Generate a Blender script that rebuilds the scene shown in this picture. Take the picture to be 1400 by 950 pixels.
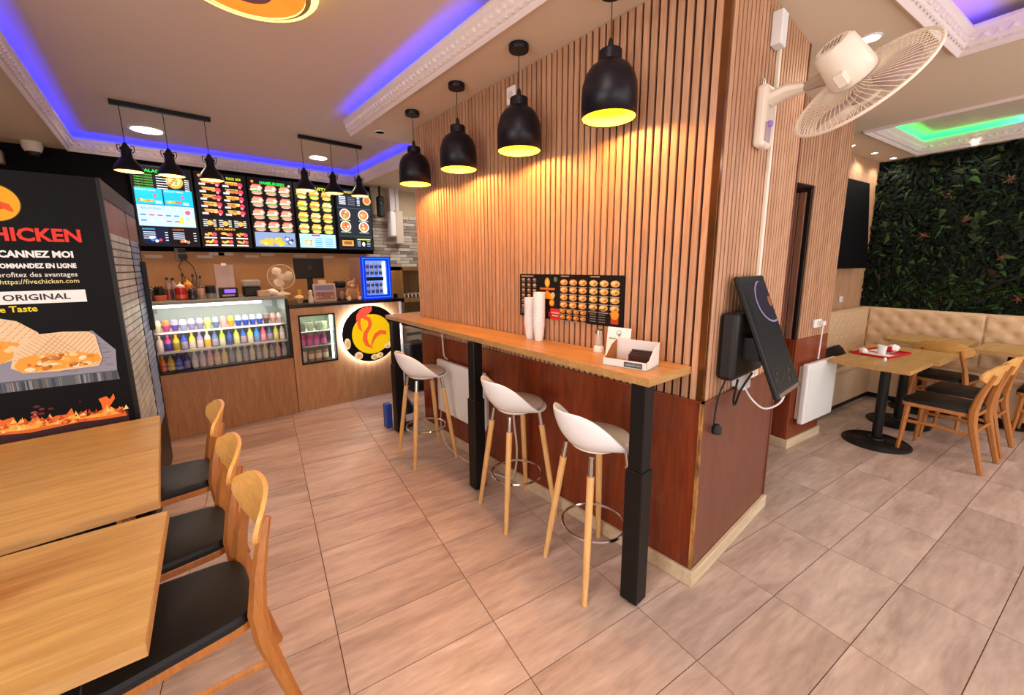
import bpy, math, random
from mathutils import Vector, Matrix
for o in list(bpy.data.objects): bpy.data.objects.remove(o)
SC=bpy.context.scene; COL=SC.collection
PI=math.pi
# ------------------------------------------------------------ camera
CAMH=1.55; FPX=547.55; YAW,PITCH,ROLL=.7123,.1678,-.0069
def cam_axes():
    cy,sy=math.cos(YAW),math.sin(YAW)
    fwd=Vector((sy*math.cos(PITCH),cy*math.cos(PITCH),-math.sin(PITCH)))
    right=Vector((cy,-sy,0)); up=right.cross(fwd)
    return right*math.cos(ROLL)+up*math.sin(ROLL), up*math.cos(ROLL)-right*math.sin(ROLL), fwd
CR,CU,CF=cam_axes()
cam=bpy.data.cameras.new('camera'); camo=bpy.data.objects.new('camera',cam); COL.objects.link(camo)
cam.sensor_fit='HORIZONTAL'; cam.sensor_width=36.0; cam.lens=36.0*FPX/1400
cam.shift_y=-18.76/1400; cam.shift_x=0; cam.clip_start=.05; cam.clip_end=100
m=Matrix((CR,CU,-CF)).transposed().to_4x4(); m.translation=Vector((0,0,CAMH)); camo.matrix_world=m
SC.camera=camo
def in_view(p,mx=60):
    d=Vector(p)-Vector((0,0,CAMH)); z=d.dot(CF)
    if z<.1: return False
    x=700+FPX*d.dot(CR)/z; y=456.24-FPX*d.dot(CU)/z
    return -mx<x<1400+mx and -mx<y<950+mx
# ------------------------------------------------------------ exposure, world, big lights
vs=SC.view_settings
vs.view_transform='Standard'; vs.look='None'; vs.gamma=1; vs.use_curve_mapping=False; vs.exposure=0.0
W=bpy.data.worlds.new('world'); SC.world=W; W.use_nodes=True
bg=W.node_tree.nodes['Background']; bg.inputs[0].default_value=(.85,.92,1,1); bg.inputs[1].default_value=1.0
def area(name,loc,rot,sx,sy,power,color=(1,1,1),spread=PI):
    l=bpy.data.lights.new(name,'AREA'); l.shape='RECTANGLE'; l.size=sx; l.size_y=sy; l.energy=power; l.color=color; l.spread=spread
    o=bpy.data.objects.new(name,l); o.location=loc; o.rotation_euler=rot; COL.objects.link(o); return o
# daylight through the two shop windows behind the camera and the window on the left of the door
area('kitchen_fill_light',(3.1,5.2,2.68),(0,0,0),.4,.4,16,(1,.93,.84))  # added fill light, unseen, to brighten the kitchen area
area('daylight_window_front',(.9,-2.25,1.45),(PI/2,0,0),4.6,2.1,68,(1,.93,.88))
area('daylight_window_right',(5.2,-2.25,1.45),(PI/2,0,0),3.2,2.1,38,(1,.90,.86))
area('daylight_window_left',(-2.25,.4,1.5),(PI/2,0,-PI/2),2.2,1.9,60,(1,.95,.9))
# recessed ceiling panels of the dining room, out of frame above and behind the camera
for i,(x,y,e) in enumerate(((.4,.6,15),(2.3,-.7,13),(4.9,-.9,13))):
    area('ceiling_panel_light',(x,y,2.70 if x>1.4 else 2.86),(0,0,0),.5,.5,e,(1,.86,.72))
# ------------------------------------------------------------ helpers
TY=-.1615
TC,TS=math.cos(TY),math.sin(TY)
def TW(x,y,z=0): return Vector((x*TC-y*TS, x*TS+y*TC, z))
def lin(c):
    if isinstance(c,str):
        c=c.lstrip('#'); c=[int(c[i:i+2],16)/255 for i in (0,2,4)]
    return tuple((v/12.92 if v<=.04045 else ((v+.055)/1.055)**2.4) for v in c[:3])+(1,)
class G:
    def __init__(s): s.v=[];s.f=[];s.m=[];s.c=[]
    def add(s,vs_,fs,mi=0,M=None,col=None):
        n=len(s.v)
        s.v+= [tuple(M@Vector(v)) for v in vs_] if M is not None else [tuple(v) for v in vs_]
        for f in fs: s.f.append(tuple(i+n for i in f)); s.m.append(mi); s.c.append(col)
        return s
    def box(s,x0,x1,y0,y1,z0,z1,mi=0,M=None,col=None):
        return s.add([(x0,y0,z0),(x1,y0,z0),(x1,y1,z0),(x0,y1,z0),(x0,y0,z1),(x1,y0,z1),(x1,y1,z1),(x0,y1,z1)],
          [(0,3,2,1),(4,5,6,7),(0,1,5,4),(1,2,6,5),(2,3,7,6),(3,0,4,7)],mi,M,col)
    def prism(s,poly,z0,z1,mi=0,M=None,col=None,top=None):
        n=len(poly); t=top or poly
        return s.add([(x,y,z0) for x,y in poly]+[(x,y,z1) for x,y in t],
          [tuple(range(n-1,-1,-1)),tuple(range(n,2*n))]+[(i,(i+1)%n,n+(i+1)%n,n+i) for i in range(n)],mi,M,col)
    def lathe(s,prof,n=20,M=None,mi=0,caps=True,col=None):
        vs_=[];fs=[]
        for r,z in prof:
            for k in range(n):
                a=2*PI*k/n; vs_.append((r*math.cos(a),r*math.sin(a),z))
        for j in range(len(prof)-1):
            for k in range(n):
                k2=(k+1)%n; fs.append((j*n+k,j*n+k2,(j+1)*n+k2,(j+1)*n+k))
        if caps:
            if prof[0][0]>1e-4: fs.append(tuple(range(n-1,-1,-1)))
            if prof[-1][0]>1e-4: fs.append(tuple((len(prof)-1)*n+k for k in range(n)))
        return s.add(vs_,fs,mi,M,col)
    def tube(s,pts,r,n=8,closed=False,mi=0,M=None,flat=1.0,col=None):
        pts=[Vector(p) for p in pts]; N=len(pts); rs=r if isinstance(r,(list,tuple)) else [r]*N
        vs_=[];fs=[];prev=None
        for i,p in enumerate(pts):
            if closed: t=(pts[(i+1)%N]-pts[i-1]).normalized()
            else: t=(pts[min(i+1,N-1)]-pts[max(i-1,0)]).normalized()
            if prev is None:
                u=t.cross(Vector((0,0,1)))
                if u.length<1e-3: u=Vector((1,0,0))
                u.normalize()
            else:
                u=prev-t*prev.dot(t)
                if u.length<1e-4: u=t.orthogonal()
                u.normalize()
            prev=u; w=t.cross(u)
            for k in range(n):
                a=2*PI*(k+.5)/n; vs_.append(p+(u*math.cos(a)+w*math.sin(a)*flat)*rs[i])
        for i in range(N if closed else N-1):
            i2=(i+1)%N
            for k in range(n):
                k2=(k+1)%n; fs.append((i*n+k,i*n+k2,i2*n+k2,i2*n+k))
        if not closed: fs.append(tuple(range(n-1,-1,-1))); fs.append(tuple((N-1)*n+k for k in range(n)))
        return s.add(vs_,fs,mi,M,col)
    def sphere(s,c,r,n=12,m=8,mi=0,M=None,col=None):
        r=r if isinstance(r,(tuple,list)) else (r,r,r)
        prof=[(math.sin(PI*j/m),-math.cos(PI*j/m)) for j in range(m+1)]
        T=Matrix.Translation(c)@Matrix.Diagonal((r[0],r[1],r[2],1))
        if M is not None: T=M@T
        return s.lathe([(max(a,1e-5),b) for a,b in prof],n,T,mi,False,col)
def obj(name,g,mat,parent=None,loc=None,rot=None,bevel=0,smooth=False,sub=0,seg=1):
    me=bpy.data.meshes.new(name); me.from_pydata(g.v,[],g.f)
    for mm in (mat if isinstance(mat,(list,tuple)) else [mat]): me.materials.append(mm)
    if any(g.m): me.polygons.foreach_set('material_index',g.m)
    if any(c is not None for c in g.c):
        a=me.color_attributes.new('Col','FLOAT_COLOR','CORNER'); buf=[]
        for p,c in zip(me.polygons,g.c): buf+=list(c or (1,1,1,1))*p.loop_total
        a.data.foreach_set('color',buf)
    if smooth:
        me.polygons.foreach_set('use_smooth',[True]*len(me.polygons))
        me.set_sharp_from_angle(angle=math.radians(38))
    me.update()
    o=bpy.data.objects.new(name,me); COL.objects.link(o)
    if parent is not None: o.parent=parent
    if loc is not None: o.location=loc
    if rot is not None: o.rotation_euler=rot if isinstance(rot,(tuple,list)) else (0,0,rot)
    if bevel:
        b=o.modifiers.new('bevel','BEVEL'); b.width=bevel; b.segments=seg; b.limit_method='ANGLE'; b.angle_limit=.6
    if sub:
        b=o.modifiers.new('subd','SUBSURF'); b.levels=sub; b.render_levels=sub
    return o
def tag(o,label,cat,group=None):
    o['label']=label; o['category']=cat
    if group: o['group']=group
    return o
def thing(name,label,cat,loc=(0,0,0),rz=0,group=None):
    o=bpy.data.objects.new(name,None); o.empty_display_size=.1; COL.objects.link(o); o.location=loc; o.rotation_euler=(0,0,rz)
    return tag(o,label,cat,group)
def struct(name,g,mat,**k):
    o=obj(name,g,mat,**k); 
    if o.parent is None: o['kind']='structure'
    return o
def clone(src,parent=None,loc=None,rz=None,label=None,group=None,mats=None):
    c=src.copy(); COL.objects.link(c)
    if parent is not None: c.parent=parent
    if loc is not None: c.location=loc
    if rz is not None: c.rotation_euler=(0,0,rz)
    if label: c['label']=label
    if group: c['group']=group
    for ch in list(src.children): clone(ch,c)
    return c
# ------------------------------------------------------------ materials
def newmat(name):
    m=bpy.data.materials.new(name); m.use_nodes=True; nt=m.node_tree
    return m,nt,nt.nodes['Principled BSDF']
def mat(name,col,rough=.5,metal=0,emit=0,ecol=None,coat=0,vary=0,bump=0,bscale=200,spec=.5,trans=0,ior=1.45,alpha=1):
    m,nt,b=newmat(name); c=lin(col)
    b.inputs['Base Color'].default_value=c; b.inputs['Roughness'].default_value=rough; b.inputs['Metallic'].default_value=metal
    b.inputs['Specular IOR Level'].default_value=spec; b.inputs['IOR'].default_value=ior
    if coat: b.inputs['Coat Weight'].default_value=coat; b.inputs['Coat Roughness'].default_value=.1
    if trans: b.inputs['Transmission Weight'].default_value=trans
    if alpha<1: b.inputs['Alpha'].default_value=alpha
    if emit: b.inputs['Emission Color'].default_value=lin(ecol or col); b.inputs['Emission Strength'].default_value=emit
    if vary or bump:
        tc=nt.nodes.new('ShaderNodeTexCoord'); n=nt.nodes.new('ShaderNodeTexNoise'); n.inputs['Scale'].default_value=6; n.inputs['Detail'].default_value=5
        nt.links.new(tc.outputs['Object'],n.inputs['Vector'])
        if vary:
            mx=nt.nodes.new('ShaderNodeMix'); mx.data_type='RGBA'; mx.blend_type='MULTIPLY'; mx.inputs[0].default_value=1
            mr=nt.nodes.new('ShaderNodeMapRange'); mr.inputs['From Min'].default_value=.3; mr.inputs['From Max'].default_value=.7
            mr.inputs['To Min'].default_value=1-vary; mr.inputs['To Max'].default_value=1+vary*.4
            nt.links.new(n.outputs['Fac'],mr.inputs['Value']); mx.inputs[6].default_value=c; nt.links.new(mr.outputs[0],mx.inputs[7])
            nt.links.new(mx.outputs[2],b.inputs['Base Color'])
        if bump:
            n2=nt.nodes.new('ShaderNodeTexNoise'); n2.inputs['Scale'].default_value=bscale; nt.links.new(tc.outputs['Object'],n2.inputs['Vector'])
            bp=nt.nodes.new('ShaderNodeBump'); bp.inputs['Strength'].default_value=bump; bp.inputs['Distance'].default_value=.002
            nt.links.new(n2.outputs['Fac'],bp.inputs['Height']); nt.links.new(bp.outputs[0],b.inputs['Normal'])
    return m
def wood(name,c1,c2,axis='X',rough=.45,scale=3.0,stretch=12,rand=.12,coat=0,fine=.35,bump=.15,dark=None):
    """grain runs along the given axis of the object"""
    m,nt,b=newmat(name); L=nt.links.new; N=nt.nodes.new
    tc=N('ShaderNodeTexCoord'); oi=N('ShaderNodeObjectInfo'); mp=N('ShaderNodeMapping')
    sc={'X':(1,stretch,stretch),'Y':(stretch,1,stretch),'Z':(stretch,stretch,1)}[axis]
    mp.inputs['Scale'].default_value=sc
    ad=N('ShaderNodeVectorMath'); ad.operation='MULTIPLY_ADD'; cb=N('ShaderNodeCombineXYZ')
    for i in range(3): L(oi.outputs['Random'],cb.inputs[i])
    L(cb.outputs[0],ad.inputs[0]); ad.inputs[1].default_value=(17,23,31); L(tc.outputs['Object'],ad.inputs[2]); L(ad.outputs[0],mp.inputs['Vector'])
    n1=N('ShaderNodeTexNoise'); n1.inputs['Scale'].default_value=scale; n1.inputs['Detail'].default_value=6; n1.inputs['Roughness'].default_value=.62; n1.inputs['Distortion'].default_value=.6
    n2=N('ShaderNodeTexNoise'); n2.inputs['Scale'].default_value=scale*5; n2.inputs['Detail'].default_value=4
    L(mp.outputs[0],n1.inputs['Vector']); L(mp.outputs[0],n2.inputs['Vector'])
    cr=N('ShaderNodeValToRGB'); e=cr.color_ramp.elements; e[0].position=.3; e[1].position=.7; e[0].color=lin(c1); e[1].color=lin(c2)
    if dark:
        q=cr.color_ramp.elements.new(.24); q.color=lin(dark)
    L(n1.outputs['Fac'],cr.inputs['Fac'])
    mx=N('ShaderNodeMix'); mx.data_type='RGBA'; mx.blend_type='MULTIPLY'; mx.inputs[0].default_value=1
    mr=N('ShaderNodeMapRange'); mr.inputs['From Min'].default_value=.35; mr.inputs['From Max'].default_value=.65; mr.inputs['To Min'].default_value=1-fine*.5; mr.inputs['To Max'].default_value=1.04
    L(n2.outputs['Fac'],mr.inputs['Value']); L(cr.outputs['Color'],mx.inputs[6]); L(mr.outputs[0],mx.inputs[7])
    mx2=N('ShaderNodeMix'); mx2.data_type='RGBA'; mx2.blend_type='MULTIPLY'; mx2.inputs[0].default_value=1
    mr2=N('ShaderNodeMapRange'); mr2.inputs['To Min'].default_value=1-rand; mr2.inputs['To Max'].default_value=1+rand*.6
    L(oi.outputs['Random'],mr2.inputs['Value']); L(mx.outputs[2],mx2.inputs[6]); L(mr2.outputs[0],mx2.inputs[7])
    L(mx2.outputs[2],b.inputs['Base Color']); b.inputs['Roughness'].default_value=rough
    if coat: b.inputs['Coat Weight'].default_value=coat; b.inputs['Coat Roughness'].default_value=.15
    bp=N('ShaderNodeBump'); bp.inputs['Strength'].default_value=bump; bp.inputs['Distance'].default_value=.001
    L(n2.outputs['Fac'],bp.inputs['Height']); L(bp.outputs[0],b.inputs['Normal'])
    return m
def attrmat(name,emit=0,rough=.4,spec=.4):
    m,nt,b=newmat(name); b.inputs['Specular IOR Level'].default_value=spec; a=nt.nodes.new('ShaderNodeAttribute'); a.attribute_name='Col'
    if emit:
        b.inputs['Base Color'].default_value=(.01,.01,.012,1); nt.links.new(a.outputs['Color'],b.inputs['Emission Color']); b.inputs['Emission Strength'].default_value=emit
    else: nt.links.new(a.outputs['Color'],b.inputs['Base Color'])
    b.inputs['Roughness'].default_value=rough
    return m
def glass(name,tint='ffffff',rough=.0,ior=1.5):
    m=bpy.data.materials.new(name); m.use_nodes=True; nt=m.node_tree; nt.nodes.clear(); N=nt.nodes.new; L=nt.links.new
    o=N('ShaderNodeOutputMaterial'); t=N('ShaderNodeBsdfTransparent'); t.inputs[0].default_value=lin(tint)
    g=N('ShaderNodeBsdfGlossy'); g.inputs['Roughness'].default_value=rough; fr=N('ShaderNodeFresnel'); fr.inputs[0].default_value=ior
    mx=N('ShaderNodeMixShader'); L(fr.outputs[0],mx.inputs[0]); L(t.outputs[0],mx.inputs[1]); L(g.outputs[0],mx.inputs[2]); L(mx.outputs[0],o.inputs[0])
    return m
M_ceil=mat('ceiling_paint','d9c6ae',.75)
M_ceilup=mat('tray_paint','d6c2b4',.6)
M_plaster=mat('white_plaster','eae0d6',.6)
M_cream=mat('cream_wall_paint','cdb496',.8,vary=.08)
M_grout=mat('grout','6b4d3c',.9)
M_slat=wood('slat_oak','b3815e','cf9f7c','Z',.5,2.5,14,.10,fine=.3)
M_felt=mat('dark_felt','3a1d16',.95)
M_mahog=wood('mahogany_panel','6c2610','93401a','Z',.32,2.0,9,.06,coat=.3,fine=.3)
M_mahog2=wood('mahogany_panel_plain','6a3a28','784433','Z',.4,2.0,6,.05,fine=.2)
M_base=wood('cream_baseboard','c9b18e','e0cdae','X',.5,1.2,6,.04,fine=.2)
M_tile=wood('wood_look_tile','a58b7e','d2b9ab','X',.34,1.7,5.0,.12,fine=.25,bump=.05)
M_black=mat('black_metal','070607',.45,.2)
M_blackm=mat('matt_black_plastic','0a0a0c',.55)
M_pend=mat('matt_black_lamp','120d18',.4,.3)
M_top=wood('oak_laminate','a8733e','c89458','Y',.38,1.6,10,.06,fine=.3,dark='8f5f30')
M_topx=wood('oak_laminate_x','bb9050','d2ab68','X',.36,1.8,12,.06,fine=.3,dark='a87a42')
M_topedge=wood('oak_laminate_edge','b5854c','c89b60','X',.45,2,8,.05,fine=.3)
M_ctr=wood('counter_laminate','9a6b45','b48458','Z',.45,2.2,9,.05,fine=.3)
M_chair=wood('chair_beech','a8652b','be7a38','Z',.4,3,9,.08,coat=.2,fine=.25)
M_chairback=wood('chair_back_ply','dc9f50','edb668','X',.4,3,9,.08,coat=.2,fine=.2)
M_seat=mat('black_vinyl','121010',.48,spec=.35,bump=.25,bscale=60)
M_white=mat('white_plastic','eceaea',.3)
M_offw=mat('offwhite_plastic','d9cbb6',.4)
M_cush=mat('beige_cushion','bfae9b',.55,bump=.2,bscale=90)
M_chrome=mat('chrome','c9c4bf',.18,1)
M_beech=wood('light_beech_leg','dca765','ecbd7c','Z',.45,3,9,.05,fine=.2)
M_glass=glass('clear_glass')
M_pglow=mat('lamp_interior','ffe23a',.6,emit=1.5,ecol='ffe61e')
M_wglow=mat('white_led','ffffff',.5,emit=9,ecol='fff4e6')
M_print=attrmat('flat_print',0,.45,.25)
M_screen=attrmat('backlit_screen',1.75,.5,.1)
M_paper=mat('white_paper','f3efe9',.7)
FONT={}
def text_mesh(s,bold=.0,shear=0):
    k=(s,bold,shear)
    if k in FONT: return FONT[k]
    cu=bpy.data.curves.new('t','FONT'); cu.body=s; cu.offset=bold; cu.shear=shear; cu.resolution_u=2; cu.fill_mode='FRONT'
    o=bpy.data.objects.new('t',cu); COL.objects.link(o); bpy.context.view_layer.update()
    me=bpy.data.meshes.new_from_object(o); vs_=[tuple(v.co)[:2] for v in me.vertices]; fs=[tuple(p.vertices) for p in me.polygons]
    bpy.data.objects.remove(o); bpy.data.meshes.remove(me)
    x0=min(v[0] for v in vs_);x1=max(v[0] for v in vs_);y0=min(v[1] for v in vs_);y1=max(v[1] for v in vs_)
    r=([((x-x0)/(x1-x0),(y-y0)/(y1-y0)) for x,y in vs_],fs,(x1-x0)/(y1-y0)); FONT[k]=r; return r
class Canvas:
    """flat print or screen: coloured shapes on a plane O + x*U + y*V, raised along N"""
    def __init__(s,O,U,V,eps=.0004):
        s.O=Vector(O);s.U=Vector(U).normalized();s.V=Vector(V).normalized();s.N=s.U.cross(s.V);s.g=G();s.k=1;s.e=eps
    def P(s,x,y,k): return tuple(s.O+s.U*x+s.V*y+s.N*(k*s.e))
    def poly(s,pts,col,k=None):
        if k is None: k=s.k
        a=sum(pts[i][0]*pts[(i+1)%len(pts)][1]-pts[(i+1)%len(pts)][0]*pts[i][1] for i in range(len(pts)))
        if a<0: pts=pts[::-1]
        s.g.add([s.P(x,y,k) for x,y in pts],[tuple(range(len(pts)))],col=lin(col)); return s
    def rect(s,x0,y0,x1,y1,col,k=None): return s.poly([(x0,y0),(x1,y0),(x1,y1),(x0,y1)],col,k)
    def disc(s,x,y,r,col,k=None,n=16,ry=None):
        ry=ry or r; return s.poly([(x+r*math.cos(2*PI*i/n),y+ry*math.sin(2*PI*i/n)) for i in range(n)],col,k)
    def text(s,t,x0,y0,x1,y1,col,k=None,bold=.0,shear=0):
        if k is None: k=s.k
        vs_,fs,_=text_mesh(t,bold,shear)
        s.g.add([s.P(x0+u*(x1-x0),y0+v*(y1-y0),k) for u,v in vs_],fs,col=lin(col)); return s
    def build(s,name,mt,parent=None): return obj(name,s.g,mt,parent)
R=random.Random(7)
# ============================================================ STRUCTURE
ZC,ZU=2.724,2.88
g=G(); g.box(-2.3,7.9,-2.35,6.35,-.12,-.005); floor=struct('floor',g,M_grout)
# floor tiles in the skewed grid, the nearest ones in view as pieces of their own
PX,PYT=.5975,.2935
tl=G(); tl.box(-PX/2+.0018,PX/2-.0018,-PYT/2+.0018,PYT/2-.0018,-.006,0); tile0=None; cells=[]
for i in range(-8,16):
    for j in range(-14,26):
        w=TW(.13+(i+.5)*PX,.478+(j+.5)*PYT)
        if not(-2.5<w.x<7.8 and -2.3<w.y<6.4): continue
        if 1.85+.2<w.x<2.7 and .9<w.y<3.2: continue
        cells.append((w,in_view((w.x,w.y,0),120)))
vis=sorted([c for c in cells if c[1]],key=lambda c:c[0].length)
def place_tile(w):
    global tile0
    if tile0 is None:
        tile0=obj('tile',tl,M_tile,floor,bevel=0)
        o=tile0
    else: o=tile0.copy(); COL.objects.link(o); o.parent=floor
    o.location=(w.x,w.y,R.uniform(-.0006,.0003)); o.rotation_euler=(0,0,TY)
for c in vis[:290]: place_tile(c[0])
g=G(); MR=Matrix.Rotation(TY,4,'Z')
for c in vis[290:]+[c for c in cells if not c[1]]:
    g.box(-PX/2+.002,PX/2-.002,-PYT/2+.002,PYT/2-.002,-.006,0,M=Matrix.Translation(c[0])@MR)
o=obj('tile',g,M_tile,floor); o['kind']='stuff'
g=G(); g.box(-2.3,7.9,-2.35,6.35,ZU,ZU+.06); struct('ceiling',g,M_ceilup)
# suspended soffit with three lit trays
def flat_with_holes(name,outer,holes,z0,z1,mt):
    cu=bpy.data.curves.new(name,'CURVE'); cu.dimensions='2D'; cu.fill_mode='BOTH'; cu.extrude=(z1-z0)/2
    for poly in [outer]+holes:
        sp=cu.splines.new('POLY'); sp.points.add(len(poly)-1); sp.use_cyclic_u=True
        for p,(x,y) in zip(sp.points,poly): p.co=(x,y,0,1)
    o=bpy.data.objects.new('t',cu); COL.objects.link(o); bpy.context.view_layer.update()
    me=bpy.data.meshes.new_from_object(o); bpy.data.objects.remove(o)
    me.materials.clear(); me.materials.append(mt)
    for p in me.polygons: p.material_index=0
    me.name=name; o=bpy.data.objects.new(name,me); COL.objects.link(o); o.location.z=(z0+z1)/2; o['kind']='structure'; return o
def offset(poly,d):
    """offset a counter-clockwise polygon outwards by d"""
    n=len(poly); out=[]
    for i in range(n):
        p0,p1,p2=Vector(poly[i-1]),Vector(poly[i]),Vector(poly[(i+1)%n])
        a=(p1-p0).normalized(); b=(p2-p1).normalized(); na=Vector((a.y,-a.x)); nb=Vector((b.y,-b.x))
        k=(na+nb)/(1+na.dot(nb)); out.append(tuple(p1+k*d))
    return out
tray1=[(-.54,-.6),(1.395,-.6),(1.395,3.83),(2.24,3.83),(2.24,6.03),(-.54,6.03)]
tw=lambda x,y:tuple(TW(x,y)[:2])
tray2=[tw(4.75,-1.3),tw(6.14,-1.3),tw(6.14,1.59),tw(4.75,1.59)]
tray3=[tw(2.3,-1.6),tw(3.46,-1.6),tw(3.46,.78),tw(2.3,.78)]
# the wall side of the first tray has no lip between the beam end and the partition
flat_with_holes('ceiling_soffit',[(-2.3,-2.35),(7.9,-2.35),(7.9,6.35),(-2.3,6.35)],[offset(p,.03) for p in (tray1,tray2,tray3)],ZC,ZC+.05,M_ceil)
flat_with_holes('ceiling_step',[(-2.3,-2.35),(7.9,-2.35),(7.9,6.35),(-2.3,6.35)],[offset(p,.14) for p in (tray1,tray2,tray3)],ZC+.05,ZU,M_ceil)
M_mould=mat('moulding_white','e6d6d2',.55)
prof=[(.03,ZC-.022),(.024,ZC-.024),(.012,ZC-.012),(.010,ZC-.002),(-.006,ZC+.010),(-.014,ZC+.028),(-.018,ZC+.062),(-.028,ZC+.072),(-.034,ZC+.088),(-.030,ZC+.106),(-.022,ZC+.106),(.0,ZC+.06),(.03,ZC+.05)]
def sweep(path,prof,closed):
    """profile (d outwards, z) along a counter-clockwise path"""
    g=G(); n=len(path); m=len(prof); vs_=[]
    for i in range(n):
        p1=Vector(path[i])
        if closed or 0<i<n-1:
            p0,p2=Vector(path[i-1]),Vector(path[(i+1)%n]); a=(p1-p0).normalized(); b=(p2-p1).normalized()
        elif i==0: a=b=(Vector(path[1])-p1).normalized()
        else: a=b=(p1-Vector(path[i-1])).normalized()
        na=Vector((a.y,-a.x)); nb=Vector((b.y,-b.x)); k=(na+nb)/(1+na.dot(nb))
        for d,z in prof: q=p1+k*d; vs_.append((q.x,q.y,z))
    fs=[]
    for i in range(n if closed else n-1):
        i2=(i+1)%n
        for k in range(m): k2=(k+1)%m; fs.append((i*m+k,i2*m+k,i2*m+k2,i*m+k2))
    if not closed: fs.append(tuple(range(m-1,-1,-1))); fs.append(tuple((n-1)*m+k for k in range(m)))
    return g.add(vs_,fs)
def ornament(path,closed,pitch=.05):
    g=G(); n=len(path)
    leaf=[(-.5,0,-.5),(.5,0,-.5),(.35,0,.25),(0,0,.55),(-.35,0,.25),(0,-.5,-.1)]
    lf=[(0,1,5),(1,2,5),(2,3,5),(3,4,5),(4,0,5)]
    for i in range(n if closed else n-1):
        a,b=Vector(path[i]),Vector(path[(i+1)%n]); d=(b-a); L=d.length; d.normalize(); no=Vector((d.y,-d.x))
        k=int(L/pitch)
        for j in range(k):
            s=(j+.5)*L/k; p=a+d*s+no*(-.015); h=.042 if j%2 else .030; w=pitch*(.95 if j%2 else .6)
            M=Matrix(((d.x*w,no.x*.03,0,p.x),(d.y*w,no.y*.03,0,p.y),(0,0,h,ZC+.045),(0,0,0,1)))
            g.add(leaf,lf,M=M)
            q=a+d*s+no*(-.003); M=Matrix(((d.x*.5*pitch,no.x*.02,0,q.x),(d.y*.5*pitch,no.y*.02,0,q.y),(0,0,.012,ZC+.004),(0,0,0,1))); g.add(leaf,lf,M=M)
    return g
paths=[([(2.24,3.83),(2.24,6.03),(-.54,6.03),(-.54,-.6),(1.395,-.6),(1.395,3.83)],False),(tray2,True),(tray3,True)]
for k,(p,c) in enumerate(paths):
    t=struct('trim_%d'%(k+1),sweep(p,prof,c),M_mould,smooth=False)
    o=obj('ornament',ornament(p,c),M_mould,t); o['kind']='stuff'
# LED strips lying in the channel behind the mouldings
def led(path,col,st,label,z=ZC+.062):
    g=G(); 
    for a,b in zip(path[:-1],path[1:]):
        a=Vector(a+(z,)); b=Vector(b+(z,)); d=(b-a); L=d.length; d.normalize(); n=Vector((-d.y,d.x,0))
        M=Matrix((( d.x,n.x,0,a.x),(d.y,n.y,0,a.y),(0,0,1,a.z),(0,0,0,1))); g.box(0,L,-.008,.008,0,.006,M=M)
    o=obj('led_strip',g,mat('led_'+col,col,.5,emit=st)); tag(o,label,'light strip')
BL='1420ff'
led([(2.31,3.85),(2.31,6.10),(-.61,6.10)],BL,48,'blue LED strip glowing behind the ceiling moulding over the counter')
led([(-.61,6.05),(-.61,1.6)],BL,48,'blue LED strip behind the ceiling moulding on the far left')
led([(1.465,1.95),(1.465,3.75)],BL,62,'blue LED strip behind the moulding beside the four pendant lamps')
led([(-.4,-.67),(1.3,-.67)],'7a3cff',120,'violet LED strip behind the moulding over the viewer')
E1=lambda x,y:tw(x,y)
led([E1(2.4,.85),E1(3.4,.85)],'3a28ff',110,'blue LED strip in the tray at the top right corner')
led([E1(5.0,1.66),E1(6.205,1.66),E1(6.205,.95)],'08ff60',60,'green LED strip at the corner of the tray by the leafy wall')
led([E1(6.205,.90),E1(6.205,-1.2)],'5a30ff',40,'violet LED strip of the tray along the leafy wall')
# walls
M_dark=mat('dark_wall_paint','0a0909',.8,spec=.15)
g=G(); g.box(-2.4,3.9,6.12,6.3,0,1.74); g.box(2.5,3.9,6.12,6.3,1.74,2.75); struct('wall_back',g,M_cream)
wb=bpy.data.objects['wall_back']
g=G(); g.box(-2.4,2.5,6.12,6.3,1.74,2.75); struct('wall_back_upper',g,M_dark,parent=wb)
bpy.data.objects['wall_back_upper'].name='dark_band'
g=G(); g.box(-2.45,-2.3,-2.4,-.75,0,2.75); g.box(-2.45,-2.3,1.55,6.3,0,2.75); g.box(-2.45,-2.3,-.75,1.55,0,.5); g.box(-2.45,-2.3,-.75,1.55,2.5,2.75); wl=struct('wall_left',g,M_cream)
g=G(); g.box(-2.4,-1.5,-2.4,-2.28,0,2.9); g.box(3.3,3.6,-2.4,-2.28,0,2.9); g.box(6.9,7.9,-2.4,-2.28,0,2.9); g.box(-1.5,6.9,-2.4,-2.28,0,.35); g.box(-1.5,6.9,-2.4,-2.28,2.55,2.9); struct('wall_front',g,M_cream)
# ---- central partition
PT=Matrix.Rotation(0,4,'Z')
g=G(); g.box(1.806,2.785,.764,3.385,0,2.73); wm=struct('wall_middle',g,M_felt)
slA=G(); slA.box(0,.014,-.0145,.0145,.935,ZC-.001)
s0=None; y=.80; n=0
while y<3.38:
    if s0 is None: s0=obj('slat',slA,M_slat,wm,bevel=.0015); o=s0
    else: o=s0.copy(); COL.objects.link(o)
    o.location=(1.790,y,0); y+=.0408
slB=G(); slB.box(-.0145,.0145,0,.014,.935,ZC-.001)
s1=None; x=1.825; bslats=[]
while x<2.79:
    if s1 is None: s1=obj('slat',slB,M_slat,wm,bevel=.0015); o=s1
    else: o=s1.copy(); COL.objects.link(o)
    o.location=(x,.748,0); x+=.0408
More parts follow.
